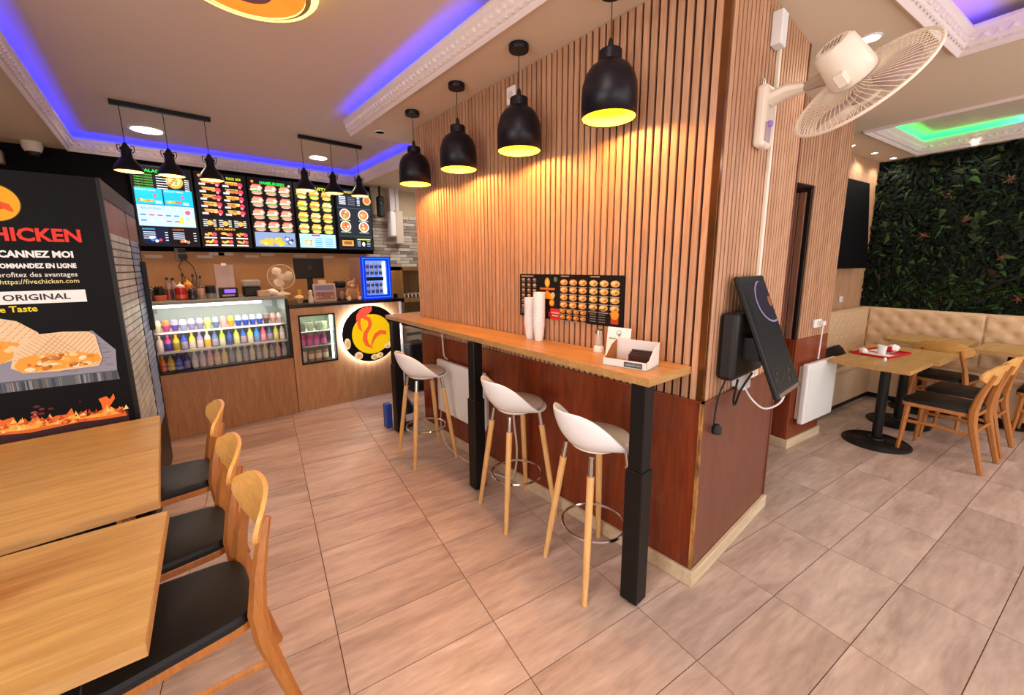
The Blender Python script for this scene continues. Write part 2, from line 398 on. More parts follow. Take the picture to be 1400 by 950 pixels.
# lower mahogany panels, corner trims, baseboards
g=G(); g.box(1.793,1.806,.755,3.385,.075,.932); obj('lower_panel',g,M_mahog,wm,bevel=.002)['label']='glossy red-brown wood panel under the counter'
g=G(); g.box(1.797,2.785,.752,.764,.075,.93); obj('lower_panel',g,M_mahog2,wm,bevel=.002)['label']='flat plum-brown panel below the screen'
g=G(); g.box(1.786,1.80,.746,.764,.08,.93); obj('corner_trim',g,wood('chipped_edge','3a1608','d89448','Z',.5,7,3,.1,fine=.5),wm,bevel=.002)
g=G(); g.box(1.784,1.804,.752,.782,.935,ZC); obj('corner_strip',g,mat('bronze_gloss_strip','7a4a26',.15,.6,vary=.5),wm,bevel=.001)
g=G(); g.box(1.775,1.797,.738,3.385,.93,.937); g.box(1.775,2.79,.734,.752,.93,.937); obj('ledge',g,M_mahog,wm)
g=G(); g.box(1.772,1.793,.732,3.385,0,.078); struct('baseboard_left',g,M_base,bevel=.003)
g=G(); g.box(1.793,2.80,.730,.752,0,.078); struct('baseboard_middle',g,M_base,bevel=.003)
g=G(); g.box(2.785,2.80,.745,1.2,.078,2.72); obj('side_panel',g,M_mahog2,wm)
# ---- pillar and header, aligned with the tiles
def tempty(): pass
g=G(); g.box(3.67,4.225,1.532,3.2,0,2.73); g.box(2.62,3.67,1.532,1.62,2.135,2.73); wp=struct('wall_pillar',g,M_felt,rot=TY)
s2=None; slT=G(); slT.box(-.0145,.0145,0,.014,.945,ZC-.001); slH=G(); slH.box(-.0145,.0145,0,.014,2.14,ZC-.001)
x=3.69
while x<4.225:
    if s2 is None: s2=obj('slat',slT,M_slat,wp,bevel=.0015); o=s2
    else: o=s2.copy(); COL.objects.link(o)
    o.location=(x,1.516,0); x+=.0408
s3=None; x=2.64
while x<3.67:
    if s3 is None: s3=obj('slat',slH,M_slat,wp,bevel=.0015); o=s3
    else: o=s3.copy(); COL.objects.link(o)
    o.location=(x,1.516,0); x+=.0408
for k in range(4):
    g=G(); g.box(3.645,3.67,1.562+k*.052,1.562+k*.052+.046,.94,2.10); obj('board',g,wood('brown_board','7c4f3c','9c6a54','Z',.5,2,9,.06),wp,bevel=.002)
g=G(); g.box(3.650,3.67,1.532,1.55,.94,2.12); obj('edge_strip',g,mat('black_edge','120b0a',.5),wp)
g=G(); g.box(3.655,4.235,1.518,1.532,.075,.943); obj('lower_panel',g,M_mahog,wp,bevel=.002)
g=G(); g.box(3.655,3.67,1.532,3.2,.075,.94); obj('lower_panel',g,M_mahog,wp,bevel=.002)
g=G(); g.box(3.64,4.245,1.498,1.518,0,.078); g.box(3.64,3.655,1.518,3.2,0,.078); struct('baseboard_pillar',g,M_base,rot=TY,bevel=.003)
# ---- television wall and leafy wall
M_tvslat=wood('tv_wall_slat','b98a66','d0a580','Z',.5,2.5,14,.06,fine=.2)
g=G(); g.box(4.225,6.6,1.99,2.1,0,2.73); wt=struct('wall_far',g,M_felt,rot=TY)
s4=None; x=4.30; slW=G(); slW.box(-.0185,.0185,0,.012,1.0,ZC-.001)
while x<6.37:
    if s4 is None: s4=obj('slat',slW,M_tvslat,wt); o=s4
    else: o=s4.copy(); COL.objects.link(o)
    o.location=(x,1.978,0); x+=.0408
g=G(); g.box(6.40,6.6,-1.32,1.99,0,2.73); wr=struct('wall_right',g,mat('green_backing','0a1208',.9),rot=TY)
g=G(); RL=random.Random(3)
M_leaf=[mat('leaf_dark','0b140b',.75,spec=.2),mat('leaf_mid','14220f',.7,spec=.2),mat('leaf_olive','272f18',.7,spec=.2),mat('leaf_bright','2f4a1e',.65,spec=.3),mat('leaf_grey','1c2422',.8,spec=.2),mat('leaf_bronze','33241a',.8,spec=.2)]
def leaf(g,c,L,wd,dirv,nrm,mi,droop=.3):
    d=dirv.normalized(); n=nrm.normalized(); s=d.cross(n).normalized(); n=s.cross(d)
    pts=[c, c+d*L*.35+s*wd+n*L*.06, c+d*L*.4+n*L*.16, c+d*L*.35-s*wd+n*L*.06, c+d*L-n*L*droop]
    g.add(pts,[(0,1,2),(0,2,3),(1,4,2),(2,4,3)],mi)
for k in range(12000):
    y=RL.uniform(-1.28,1.965); z=RL.uniform(1.04,2.71)
    L=RL.uniform(.05,.14); a=RL.gauss(-PI/2,1.1)
    dv=Vector((-RL.uniform(.1,.8),math.cos(a),math.sin(a))); nv=Vector((-1,RL.gauss(0,.5),RL.gauss(.3,.5)))
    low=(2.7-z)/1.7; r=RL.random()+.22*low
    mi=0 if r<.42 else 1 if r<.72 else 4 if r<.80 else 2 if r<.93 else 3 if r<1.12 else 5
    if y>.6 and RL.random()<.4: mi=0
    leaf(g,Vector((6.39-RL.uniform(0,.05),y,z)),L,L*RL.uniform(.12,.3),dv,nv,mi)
for k in range(110):  # tall grassy blades at the foot
    y=RL.uniform(-1.2,1.7); c=Vector((6.37,y,1.05+RL.uniform(0,.25)))
    for q in range(6):
        a=RL.uniform(.2,PI-.2); leaf(g,c,RL.uniform(.12,.26),.008,Vector((-.5,math.cos(a),math.sin(a)*.8)),Vector((-1,0,.4)),3 if q%2 else 2,.5)
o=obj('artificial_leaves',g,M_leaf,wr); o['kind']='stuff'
M_flr=[mat('flower_red','8c2018',.6),mat('flower_orange','70402a',.7),mat('flower_pale','5a6050',.7)]
fl=[(.95,2.35,1),(1.35,2.27,1),(.35,1.95,0),(.12,2.05,0),(-.05,1.55,1),(.2,1.62,1),(.35,1.45,0),(-.35,2.25,0),(-.4,1.85,0),(.75,1.2,1),(1.5,1.85,1),(1.2,2.0,1),(.05,2.4,2),(-.1,1.3,2),(.1,2.3,2),(.9,1.6,1)]
for y,z,mi in fl:
    g=G()
    for q in range(9):
        a=2*PI*q/9+RL.uniform(-.2,.2); leaf(g,Vector((0,0,0)),RL.uniform(.025,.07),.010,Vector((-.5,math.cos(a),math.sin(a))),Vector((-1,0,0)),0,.1)
    g.sphere((-.03,0,0),.012,6,4); obj('flower',g,M_flr[mi],wr,loc=(6.33,y,z))
# ============================================================ FURNITURE
# ---- dining chair (faces +y, origin on the floor under the seat)
def chair_backrest():
    g=G(); nx,nz=14,6; W_,H_=.205,.080; front=[];back=[]
    pts=[]
    for side in (1,-1):
        for j in range(nz+1):
            v=-1+2*j/nz
            for i in range(nx+1):
                u=-1+2*i/nx
                # superellipse-ish outline
                hw=W_*(1-abs(v)**3.2*.22); x=u*hw; hh=H_*(1-abs(u)**4.5*.36); z=.738+v*hh
                yy=-.205-.05*(1-(x/W_)**2)-(z-.735)*.22+side*.007
                pts.append((x,yy,z))
    F=[];K=(nx+1)*(nz+1)
    for j in range(nz):
        for i in range(nx):
            a=j*(nx+1)+i; F.append((a+1,a,a+nx+1,a+nx+2)); F.append((K+a,K+a+1,K+a+nx+2,K+a+nx+1))
    rim=[i for i in range(nx+1)]+[j*(nx+1)+nx for j in range(1,nz+1)]+[nz*(nx+1)+i for i in range(nx-1,-1,-1)]+[j*(nx+1) for j in range(nz-1,0,-1)]
    for a,b in zip(rim,rim[1:]+rim[:1]): F.append((a,b,K+b,K+a))
    g.add(pts,F); return g
def rounded(pw,pd,r=.05,n=4,back=.86,y0=-.2,y1=.21):
    pts=[]
    for cx,cy,a0 in ((pw-r,y1-r,0),(-pw+r,y1-r,90),(-pw*back+r*1.6,y0+r*1.6,180),(pw*back-r*1.6,y0+r*1.6,270)):
        rr=r if a0<180 else r*1.6
        for k in range(n+1):
            a=math.radians(a0+90*k/n); pts.append((cx+rr*math.cos(a),cy+rr*math.sin(a)))
    return pts
def make_chair(label,group):
    t=thing('dining_chair',label,'chair',group=group)
    p=rounded(.205,.2); q=[(x*.955,y*.955) for x,y in p]; q2=[(x*.88,y*.88) for x,y in p]
    g=G(); g.prism(p,.405,.437); obj('seat_frame',g,M_chair,t,bevel=.004)
    g=G(); g.prism(p,.437,.452,top=[(x*.985,y*.985) for x,y in p]); g.prism([(x*.985,y*.985) for x,y in p],.452,.465,top=q); g.prism(q,.465,.470,top=q2); obj('seat',g,M_seat,t,smooth=True)
    obj('backrest',chair_backrest(),M_chairback,t,smooth=True)
    for s in (-1,1):
        g=G(); g.tube([(s*.18,.19,0),(s*.172,.178,.2),(s*.168,.168,.41)],[.013,.017,.021],6); obj('leg',g,M_chair,t,smooth=True)
        g=G(); g.tube([(s*.185,-.285,0),(s*.182,-.235,.2),(s*.178,-.198,.36),(s*.174,-.19,.46),(s*.160,-.205,.57),(s*.135,-.232,.68),(s*.125,-.252,.745)],[.015,.019,.023,.024,.02,.016,.012],6,flat=1.15); obj('leg',g,M_chair,t,smooth=True)
        g=G(); g.tube([(s*.176,.182,.27),(s*.178,0,.285),(s*.180,-.212,.27)],[.010,.009,.010],6,flat=1.4); obj('stretcher',g,M_chair,t,smooth=True)
    g=G(); g.tube([(-.178,-.215,.31),(.178,-.215,.31)],.010,6); obj('stretcher',g,M_chair,t,smooth=True)
    return t
GL='chairs along the left tables'; GRt='chairs in the lounge corner'
c0=make_chair('nearest chair of the left row, beech with black seat, cut by the bottom edge',GL)
def pl(c,x,y,rz): c.location=(x,y,0); c.rotation_euler=(0,0,rz)
pl(c0,-.085,1.555,PI/2+.02)
c1=clone(c0,label='middle dining chair of the left row, beech with a black padded seat'); pl(c1,-.10,2.03,PI/2)
c2=clone(c0,label='farthest dining chair of the left row, nearest the drinks counter'); pl(c2,-.10,2.65,PI/2-.02)
def plT(c,x,y,rz): w=TW(x,y); c.location=w; c.rotation_euler=(0,0,TY+rz)
for lab,x,y,rz in (('beech chair before the lounge table with the red tray, nearest the viewer',4.575,.80,-.06),
                   ('beech dining chair just behind and right of the nearest lounge chair',5.10,.79,-.03),
                   ('beech chair seen from behind, facing the leafy wall',5.66,1.03,-PI/2),
                   ('beech dining chair cut off by the right edge of the picture',5.707,.355,0)):
    c=clone(c0,label=lab,group=GRt); plT(c,x,y,rz)
# ---- tables
def pedestal(t,x,y,ztop,r=.235):
    g=G(); g.lathe([(.036,.03),(.036,ztop)],16,Matrix.Translation((x,y,0))); obj('column',g,M_black,t,smooth=True)
    g=G(); prof=[(r,0),(r,.012)]
    k=8
    for i in range(k): a=r-(r-.06)*(i+.5)/k; b=r-(r-.06)*(i+1)/k; z=.014+.022*(i+.5)/k; prof+=[(a,z+.006),(b,z)]
    prof+=[(.055,.05),(.036,.06)]
    g.lathe(prof,32,Matrix.Translation((x,y,0))); obj('base',g,M_black,t,smooth=True)
def table(lab,w,d,loc,rz,grp,topm=M_topx,z=.75,base=(0,0)):
    t=thing('cafe_table',lab,'table',loc,rz,grp)
    g=G(); g.box(-w/2,w/2,-d/2,d/2,z-.033,z-.0008); obj('table_top',g,topm,t,bevel=.0015)
    g=G()
    for a in ((-w/2-.0012,-w/2,-d/2,d/2),(w/2,w/2+.0012,-d/2,d/2),(-w/2,w/2,-d/2-.0012,-d/2),(-w/2,w/2,d/2,d/2+.0012)): g.box(*a,z-.033,z)
    obj('edge_band',g,M_topedge,t)
    pedestal(t,base[0],base[1],z-.028); return t
GT='oak tables of the left row'
table('far oak table of the left row, against the drinks fridge with the printed side',.70,.53,(-.447,2.605,0),.0,GT)
table('middle oak table of the left row',.70,.546,(-.448,2.063,0),.0,GT)
table('nearest oak table of the left row, turned slightly out of line',.72,.60,(-.456,1.411,0),-.07,GT)
def tableT(lab,x0,x1,y0,y1,z=.75,base=(0,0)): return table(lab,x1-x0,y1-y0,TW((x0+x1)/2,(y0+y1)/2),TY,'oak tables of the lounge corner',z=z,base=base)
tableT('lounge table with the red tray, left half, beside the white wall heater',4.06,4.62,.915,1.428,base=(.11,-.02))
tableT('lounge table right of the one with the red tray, its edge pushed against it',4.623,5.20,.88,1.48,base=(.38-.09,.03))
# far tables on the leafy side: clipped corners and square
t=thing('cafe_table','lounge table with clipped corners at the back, below the leafy wall','table',TW(5.86,1.22),TY,'oak tables of the lounge corner')
p=[(-.30,-.22),(-.22,-.30),(.30,-.30),(.30,.30),(-.22,.30),(-.30,.22)]
g=G(); g.prism(p,.735,.765); obj('table_top',g,M_topx,t,bevel=.002); pedestal(t,0,0,.735)
tableT('lounge table at the right edge of the picture, below the leafy wall',5.52,6.15,.28,.86,z=.765,base=(.20,.10))
# ---- red tray with leftovers
M_red=mat('red_plastic','c41a26',.4)
t=thing('serving_tray','red serving tray with napkins on the lounge table','tray',TW(4.66,1.26,.7505),TY-.1)
g=G(); g.prism([(-.2,-.13),(.2,-.13),(.2,.13),(-.2,.13)],0,.004); 
for a in ((-.205,.205,-.135,-.128),(-.205,.205,.128,.135),(-.205,-.198,-.135,.135),(.198,.205,-.135,.135)): g.box(*a,0,.018)
obj('tray',g,M_red,t,bevel=.002); g=G(); g.box(-.19,-.02,-.11,.11,.005,.007); g.box(.03,.18,-.04,.11,.005,.007); obj('tray_liner',g,M_paper,t)
def single(name,g,mt,lab,cat,loc,rz=0,group=None,**k): return tag(obj(name,g,mt,loc=loc,rot=rz,**k),lab,cat,group)
g=G(); g.lathe([(.026,0),(.034,.075),(.037,.077),(.034,.078),(.031,.074),(.024,.004)],16); single('paper_cup',g,M_white,'white paper cup standing on the red tray','cup',TW(4.60,1.24,.7585),smooth=True)
RR=random.Random(5)
def crumple(r,seed):
    rr=random.Random(seed); g=G(); g.sphere((0,0,r*.6),(r,r*.8,r*.55),10,7); g.v=[(x*(1+rr.uniform(-.18,.18)),y*(1+rr.uniform(-.18,.18)),max(0,z*(1+rr.uniform(-.15,.15)))) for x,y,z in g.v]; return g
single('paper_napkin',crumple(.055,1),M_paper,'crumpled white napkin on the right of the red tray','napkin',TW(4.80,1.22,.7585))
single('paper_napkin',crumple(.04,2),M_paper,'crumpled white napkin at the back left of the red tray','napkin',TW(4.52,1.34,.7585))
g=G(); g.lathe([(.018,0),(.03,.05),(.022,.055)],10,Matrix.Translation((0,0,.02))@Matrix.Rotation(1.4,4,'X')); single('paper_cup',g,M_red,'red paper pot lying on the red tray','cup',TW(4.72,1.26,.762),smooth=True)
g=G(); g.lathe([(.012,0),(.012,.02),(.006,.03)],10); single('salt_pot',g,M_white,'tiny white pot near the left end of the lounge table','pot',TW(4.33,1.14,.7505),smooth=True)
# red napkin holder cut by the left edge
g=G(); g.box(-.05,.05,-.06,.06,0,.13); single('napkin_holder',g,M_red,'red holder on the nearest left table, cut by the picture edge','holder',(-.455,1.50,.7505),.2,bevel=.006)
# ---- bench with tufted back
M_lea=mat('cream_leatherette','dcb993',.42,bump=.12,bscale=80)
M_lea2=mat('cream_leatherette_seat','d8bb98',.42,bump=.12,bscale=80)
def tufted(x0,x1,z0,z1,nx,nz,flatten=1.0):
    """panel in the xz plane, front towards -y; deep buttons in a diamond grid"""
    g=G(); vs_=[];W_=x1-x0;Hh=z1-z0; cols=nx*12;rows=nz*12; btn=[]
    for j in range(rows+1):
        for i in range(cols+1):
            u=i/12;v=j/12; a=(u+v)%1;b=(u-v)%1
            da=min(a,1-a);db=min(b,1-b)
            d=math.sqrt(da*da+db*db); h=.004+.024*(1-math.exp(-(d*4.2)**2))*flatten-.005*flatten*math.exp(-min(da,db)*16)*(1-math.exp(-(d*3)**2))
            if j in (0,rows) or i in (0,cols): h=.008
            vs_.append((x0+W_*i/cols,-h,z0+Hh*j/rows))
    fs=[(j*(cols+1)+i,j*(cols+1)+i+1,(j+1)*(cols+1)+i+1,(j+1)*(cols+1)+i) for j in range(rows) for i in range(cols)]
    g.add(vs_,fs); return g
t=thing('upholstered_bench','cream leatherette corner bench with buttoned backrest under the leafy wall','bench',TW(0,0),TY)
g=G(); g.box(4.24,6.27,1.87,1.965,.0,1.03); obj('backrest_core',g,M_lea,t,bevel=.015)
g=G(); g.box(6.27,6.375,-1.25,1.965,.0,1.03); obj('backrest_core',g,M_lea,t,bevel=.015)
o=obj('backrest_panel',tufted(0,2.0,0,.55,14,4,.35),M_lea,t,loc=(4.26,1.872,.46),smooth=True)
o['label']='lightly padded cream backrest below the television'
for k,(ya,yb_) in enumerate(((.92,1.86),(-.05,.915),(-1.05,-.055))):
    o=obj('backrest_panel',tufted(0,yb_-ya,0,.56,5,3,1.0),M_lea,t,loc=(6.272,yb_,.46),rot=-PI/2,smooth=True)
g=G(); g.box(4.24,6.27,1.67,1.87,.40,.47); obj('seat',g,M_lea2,t,bevel=.02,seg=2)
g=G(); g.box(5.93,6.27,-1.25,1.87,.40,.47); obj('seat',g,M_lea2,t,bevel=.02,seg=2)
g=G(); g.box(4.24,6.0,1.68,1.87,.06,.40); g.box(5.96,6.27,-1.25,1.87,.06,.40); obj('seat_base',g,M_lea2,t)
g=G(); g.box(4.24,6.0,1.70,1.87,0,.06); g.box(5.98,6.27,-1.25,1.87,0,.06); obj('plinth',g,M_black,t)
# black jacket lying on the bench
g=G(); rj=random.Random(9); n=12;vs_=[];
for j in range(n):
    for i in range(n): 
        u,v=i/(n-1),j/(n-1); vs_.append((u*.66-.33,v*.16-.08,.03+.05*math.sin(u*5+v*3)*math.sin(PI*u)*math.sin(PI*v)+rj.uniform(0,.015)+.22*max(0,v-.55)))
g.add(vs_,[(j*n+i,j*n+i+1,(j+1)*n+i+1,(j+1)*n+i) for j in range(n-1) for i in range(n-1)])
o=single('jacket',g,M_seat,'black jacket lying on the bench at the left of the lounge table','jacket',TW(5.15,1.775,.50),TY,smooth=True)
sd=o.modifiers.new('solid','SOLIDIFY'); sd.thickness=.02; sd.offset=1
o.scale=(1,1,1)
# ---- television
g=thing('television','large black television tilted on the slatted wall beside the leaves','television',TW(5.12,1.9,1.97),TY)
tv=g; tv.rotation_euler=(math.radians(-5),0,TY)
g=G(); g.box(-.82,.82,-.025,.02,-.475,.475); obj('casing',g,M_black,tv,bevel=.006)
g=G(); g.box(-.80,.80,-.0265,-.0255,-.455,.455); obj('screen',g,mat('tv_screen','07050a',.5,spec=.25),tv)
g=G(); g.box(-.2,.2,.02,.075,-.15,.15); obj('bracket',g,M_black,tv)
# ---- bar top on black telescopic legs
t=thing('bar_counter','long oak bar top on black metal legs along the slatted wall','counter',(0,0,0))
g=G(); g.prism([(1.45,.83),(1.782,.815),(1.782,3.388),(1.98,3.40),(1.98,3.74),(1.585,3.70)],1.058,1.0922); obj('bar_top',g,M_top,t,bevel=.0015)
g=G(); g.prism([(1.4485,.829),(1.4505,.829),(1.5865,3.70),(1.5845,3.70)],1.0575,1.0915); g.prism([(1.449,.8275),(1.783,.8125),(1.783,.8155),(1.449,.8305)],1.0575,1.0915); obj('edge_band',g,M_topedge,t)
for x,y in ((1.503,.885),(1.527,2.15),(1.556,3.445)):
    g=G(); g.box(x-.036,x+.036,y-.036,y+.036,.655,1.057); g.box(x-.043,x+.043,y-.043,y+.043,.012,.66); lg=obj('leg',g,M_black,t,bevel=.004)
    g=G(); g.lathe([(.03,0),(.03,.013)],14,Matrix.Translation((x,y,0))); obj('foot',g,M_blackm,lg)
    g=G(); g.box(x-.03,x+.22,y-.03,y+.03,1.04,1.057); obj('bracket',g,M_black,t)
g=G(); g.box(1.60,1.62,.95,3.4,1.03,1.057); obj('rail',g,M_black,t)
# ---- bar stools
def shell():
    """bucket: flat round bottom whose rim climbs smoothly into a low back (at -y)"""
    g=G(); na,nt=36,10; vs_=[(0,.0,0)];fs=[]
    for j in range(1,nt+1):
        t_=j/nt
        for i in range(na):
            a=2*PI*i/na; bk=(1-math.sin(a))/2       # 1 at the back, 0 at the front
            s_=max(0,min(1,(bk-.30)/.66)); s_=s_*s_*(3-2*s_); h=.012+.19*s_; r=.182+.006*bk; q=1-(1-t_)**1.55
            rise=t_**3.2; lean=1+.16*s_*rise
            x=r*math.cos(a)*q*(1-.12*s_*rise); y=r*math.sin(a)*q*lean
            vs_.append((x,y,h*rise))
    for i in range(na): fs.append((0,1+i,1+(i+1)%na))
    for j in range(nt-1):
        for i in range(na): a=1+j*na+i; b=1+j*na+(i+1)%na; fs.append((a,a+na,b+na,b))
    return g.add(vs_,fs)
def make_stool(label,group):
    t=thing('bar_stool',label,'stool',group=group)
    o=obj('seat_shell',shell(),M_white,t,loc=(0,0,.70),smooth=True); s=o.modifiers.new('s','SOLIDIFY'); s.thickness=.012; s.offset=-1
    b=o.modifiers.new('sub','SUBSURF'); b.levels=1;b.render_levels=1
    p=[(.158*math.cos(a),.012+.155*math.sin(a)) for a in [2*PI*k/28 for k in range(28)]]
    g=G(); g.prism([(x*.93,y*.93) for x,y in p],.706,.715,top=p); g.prism(p,.715,.732,top=[(x*.985,y*.985) for x,y in p]); g.prism([(x*.985,y*.985) for x,y in p],.732,.742,top=[(x*.86,y*.86) for x,y in p]); obj('cushion',g,M_cush,t,smooth=True)
    g=G(); g.lathe([(.10,.678),(.12,.690),(.12,.700)],20); obj('seat_mount',g,M_white,t)
    g=G(); rad=.158
    g.tube([(rad*math.cos(2*PI*k/32),rad*math.sin(2*PI*k/32)+.0,.262) for k in range(32)],.0075,8,closed=True); obj('footrest_ring',g,M_chrome,t,smooth=True)
    for sx,sy in ((-1,-1),(1,-1),(-1,1),(1,1)):
        a=Vector((sx*.105,sy*.105,.66)); b=Vector((sx*.178,sy*.178,0)); c=a.lerp(b,.1)
        g=G(); g.tube([b,b.lerp(a,.35),c],[.0125,.0165,.0175],12); lg=obj('leg',g,M_beech,t,smooth=True)
        g=G(); g.tube([a.lerp(b,.11),a,a+(a-b).normalized()*.02],[.0145,.0135,.013],12); obj('ferrule',g,M_chrome,lg,smooth=True)
    return t
GS='white bar stools along the bar'
s0_=make_stool('farthest white bar stool, nearest the illuminated round sign',GS); s0_.location=(1.505,2.83,0); s0_.rotation_euler=(0,0,-PI/2-.12)
s_=clone(s0_,label='middle white bar stool, right of the middle black bar leg'); s_.location=(1.56,1.77,0); s_.rotation_euler=(0,0,-PI/2-.20)
s_=clone(s0_,label='nearest white bar stool, left of the nearest black bar leg'); s_.location=(1.52,1.135,0); s_.rotation_euler=(0,0,-PI/2-.26)
# ---- pendants over the bar
def bell(t,x,y,z0):
    """wide black bell shade: bottom at z0"""
    pr_=[(.121,0),(.122,.09),(.119,.135),(.107,.175),(.085,.207),(.055,.228),(.050,.232),(.050,.272),(.046,.277),(.0,.278)]
    g=G(); M=Matrix.Translation((x,y,z0)); g.lathe([(r,z) for r,z in pr_[:-1]]+[(.001,.278)],36,M,caps=False); sh=obj('lamp_shade',g,M_pend,t,smooth=True)
    sd=sh.modifiers.new('s','SOLIDIFY'); sd.thickness=.003; sd.offset=-1
    g=G(); g.lathe([(.1165,.003),(.1165,.06),(.10,.062),(.001,.062)],36,M,caps=False); obj('lamp_glow',g,M_pglow,t,smooth=True)
    g=G(); g.lathe([(.012,.278),(.012,.31),(.006,.325)],12,M); obj('cable_gland',g,M_blackm,t,smooth=True)
GP='black bell pendants over the bar'
labs=['farthest black bell pendant, nearest the counter','second black bell pendant from the counter end, glowing yellow inside','third bell pendant from the counter end, hanging beside a wall socket','nearest and largest black bell pendant over the bar']
for i,(y,z0) in enumerate(((3.0,2.188),(2.385,2.19),(1.775,2.182),(1.175,2.198))):
    t=thing('pendant_lamp',labs[i],'lamp',(1.595,y,0),0,GP)
    g=G(); g.lathe([(.052,ZC-.032),(.054,ZC-.029),(.054,ZC-.003),(.050,ZC-.0005)],28); obj('canopy',g,M_pend,t,smooth=True)
    g=G(); g.tube([(0,0,z0+.32),(0,0,ZC-.03)],.0022,6); obj('cable',g,M_blackm,t)
    bell(t,0,0,z0)
    l=bpy.data.lights.new('pendant_bulb','SPOT'); l.energy=22; l.color=(1,.46,.14); l.shadow_soft_size=.03; l.spot_size=math.radians(176); l.spot_blend=.05
    o=bpy.data.objects.new('pendant_bulb',l); COL.objects.link(o); o.location=(1.595,y,z0+.045)
# ---- three-lamp bars over the counter
def bar_lamp(lab,x0,x1,xs,y=4.70):
    t=thing('pendant_bar',lab,'lamp',(0,y,0),0,'three-lamp bars over the counter')
    g=G(); g.box(x0,x1,-.022,.022,ZU-.035,ZU-.0005); obj('ceiling_bar',g,M_black,t,bevel=.002)
    for x in xs:
        z0=2.338; M=Matrix.Translation((x,0,z0))
        g=G(); g.tube([(x,0,z0+.22),(x-.004,0,ZU-.03)],.0028,6); obj('cable',g,M_blackm,t)
        g=G(); g.lathe([(.098,0),(.096,.012),(.082,.05),(.055,.09),(.036,.115),(.034,.165),(.040,.17),(.040,.18),(.026,.195),(.012,.225)],28,M,caps=False); sh=obj('lamp_shade',g,M_pend,t,smooth=True)
        sd=sh.modifiers.new('s','SOLIDIFY'); sd.thickness=.003; sd.offset=-1
        for s in (-1,1):
            g=G(); g.tube([(x+s*.038,0,z0+.15),(x+s*.052,0,z0+.17),(x+s*.05,0,z0+.205),(x+s*.03,0,z0+.2)],.004,5); obj('wing_screw',g,M_pend,sh)
        g=G(); g.lathe([(.090,.004),(.001,.003)],28,M); obj('lamp_glow',g,mat_wg,t)
        l=bpy.data.lights.new('counter_bulb','SPOT'); l.energy=9; l.color=(1,.66,.32); l.shadow_soft_size=.03; l.spot_size=math.radians(150); l.spot_blend=.4
        o=bpy.data.objects.new('counter_bulb',l); COL.objects.link(o); o.location=(x,y,z0-.002)
mat_wg=mat('warm_lamp_glow','ffc070',.5,emit=9,ecol='ffb050')
bar_lamp('black ceiling bar with three small pendants, above the display case',-.165,.49,(-.105,.165,.447))
bar_lamp('black ceiling bar with three small pendants, above the round sign',1.205,1.85,(1.235,1.518,1.80))
# ---- ceiling lights
def downlight(x,y,z,r,e,lab,power=0,col='fff6e8',grp='recessed ceiling spots'):
    t=thing('ceiling_light',lab,'light',(x,y,0),0,grp)
    g=G(); g.lathe([(r*1.2,z-.0005),(r*1.2,z-.005),(r,z-.007),(r,z-.0008)],24,caps=False); obj('ring',g,M_white,t,smooth=True)
    g=G(); g.lathe([(r*.99,z-.004),(.001,z-.004)],24); obj('diffuser',g,mat('downlight_glow',col,.5,emit=e),t)
    if power:
        l=bpy.data.lights.new('downlight','SPOT'); l.energy=power; l.color=(1,.9,.76); l.shadow_soft_size=r; l.spot_size=2.6; l.spot_blend=.6
        o=bpy.data.objects.new('downlight',l); COL.objects.link(o); o.location=(x,y,z-.02)
downlight(.05,5.48,ZU,.12,8,'large round ceiling light behind the left three-lamp bar',30)
downlight(1.62,5.50,ZU,.095,8,'round ceiling light behind the right three-lamp bar',26)
downlight(2.97,.53,ZC,.042,6,'small ceiling spot between the two rooms, above the fan motor',8)
for x,y,lab in ((5.40,1.0,'tiny ceiling spot nearest the slatted pillar'),(5.95,.9,'second tiny ceiling spot from the slatted pillar'),(6.40,.80,'tiny ceiling spot in front of the leafy wall, right of the television'),(6.25,.19,'tiny ceiling spot above the middle of the leafy wall')):
    downlight(x,y,ZC,.026,4,lab,7)
downlight(1.60,3.62,ZC,.04,.0,'unlit recessed spot at the end of the soffit beside the farthest pendant',0,'9a8a70')
# big round ceiling lamp at the top edge
t=thing('ceiling_lamp','round ceiling lamp with a glowing yellow rim and amber disc','lamp',(.44,2.34,0))
g=G(); g.lathe([(.285,ZU-.001),(.30,ZU-.02),(.30,ZU-.05),(.285,ZU-.065)],40); obj('rim',g,mat('lamp_rim_glow','fff2a0',.5,emit=2.2,ecol='ffe978'),t,smooth=True)
g=G(); g.lathe([(.24,ZU-.068),(.001,ZU-.068)],40); m_=mat('amber_disc','e8964a',.5,emit=.75,ecol='ff9a3c',vary=.3); obj('amber_disc',g,m_,t)
g=G(); g.lathe([(.265,ZU-.066),(.24,ZU-.075)],40,caps=False); obj('inner_ring',g,mat('gold_ring','c9a45a',.3,.6),t)
g=G(); g.lathe([(.11,ZU-.069),(.10,ZU-.085),(.001,ZU-.09)],32); obj('centre_cap',g,mat('mauve_cap','8a6468',.5),t,smooth=True)
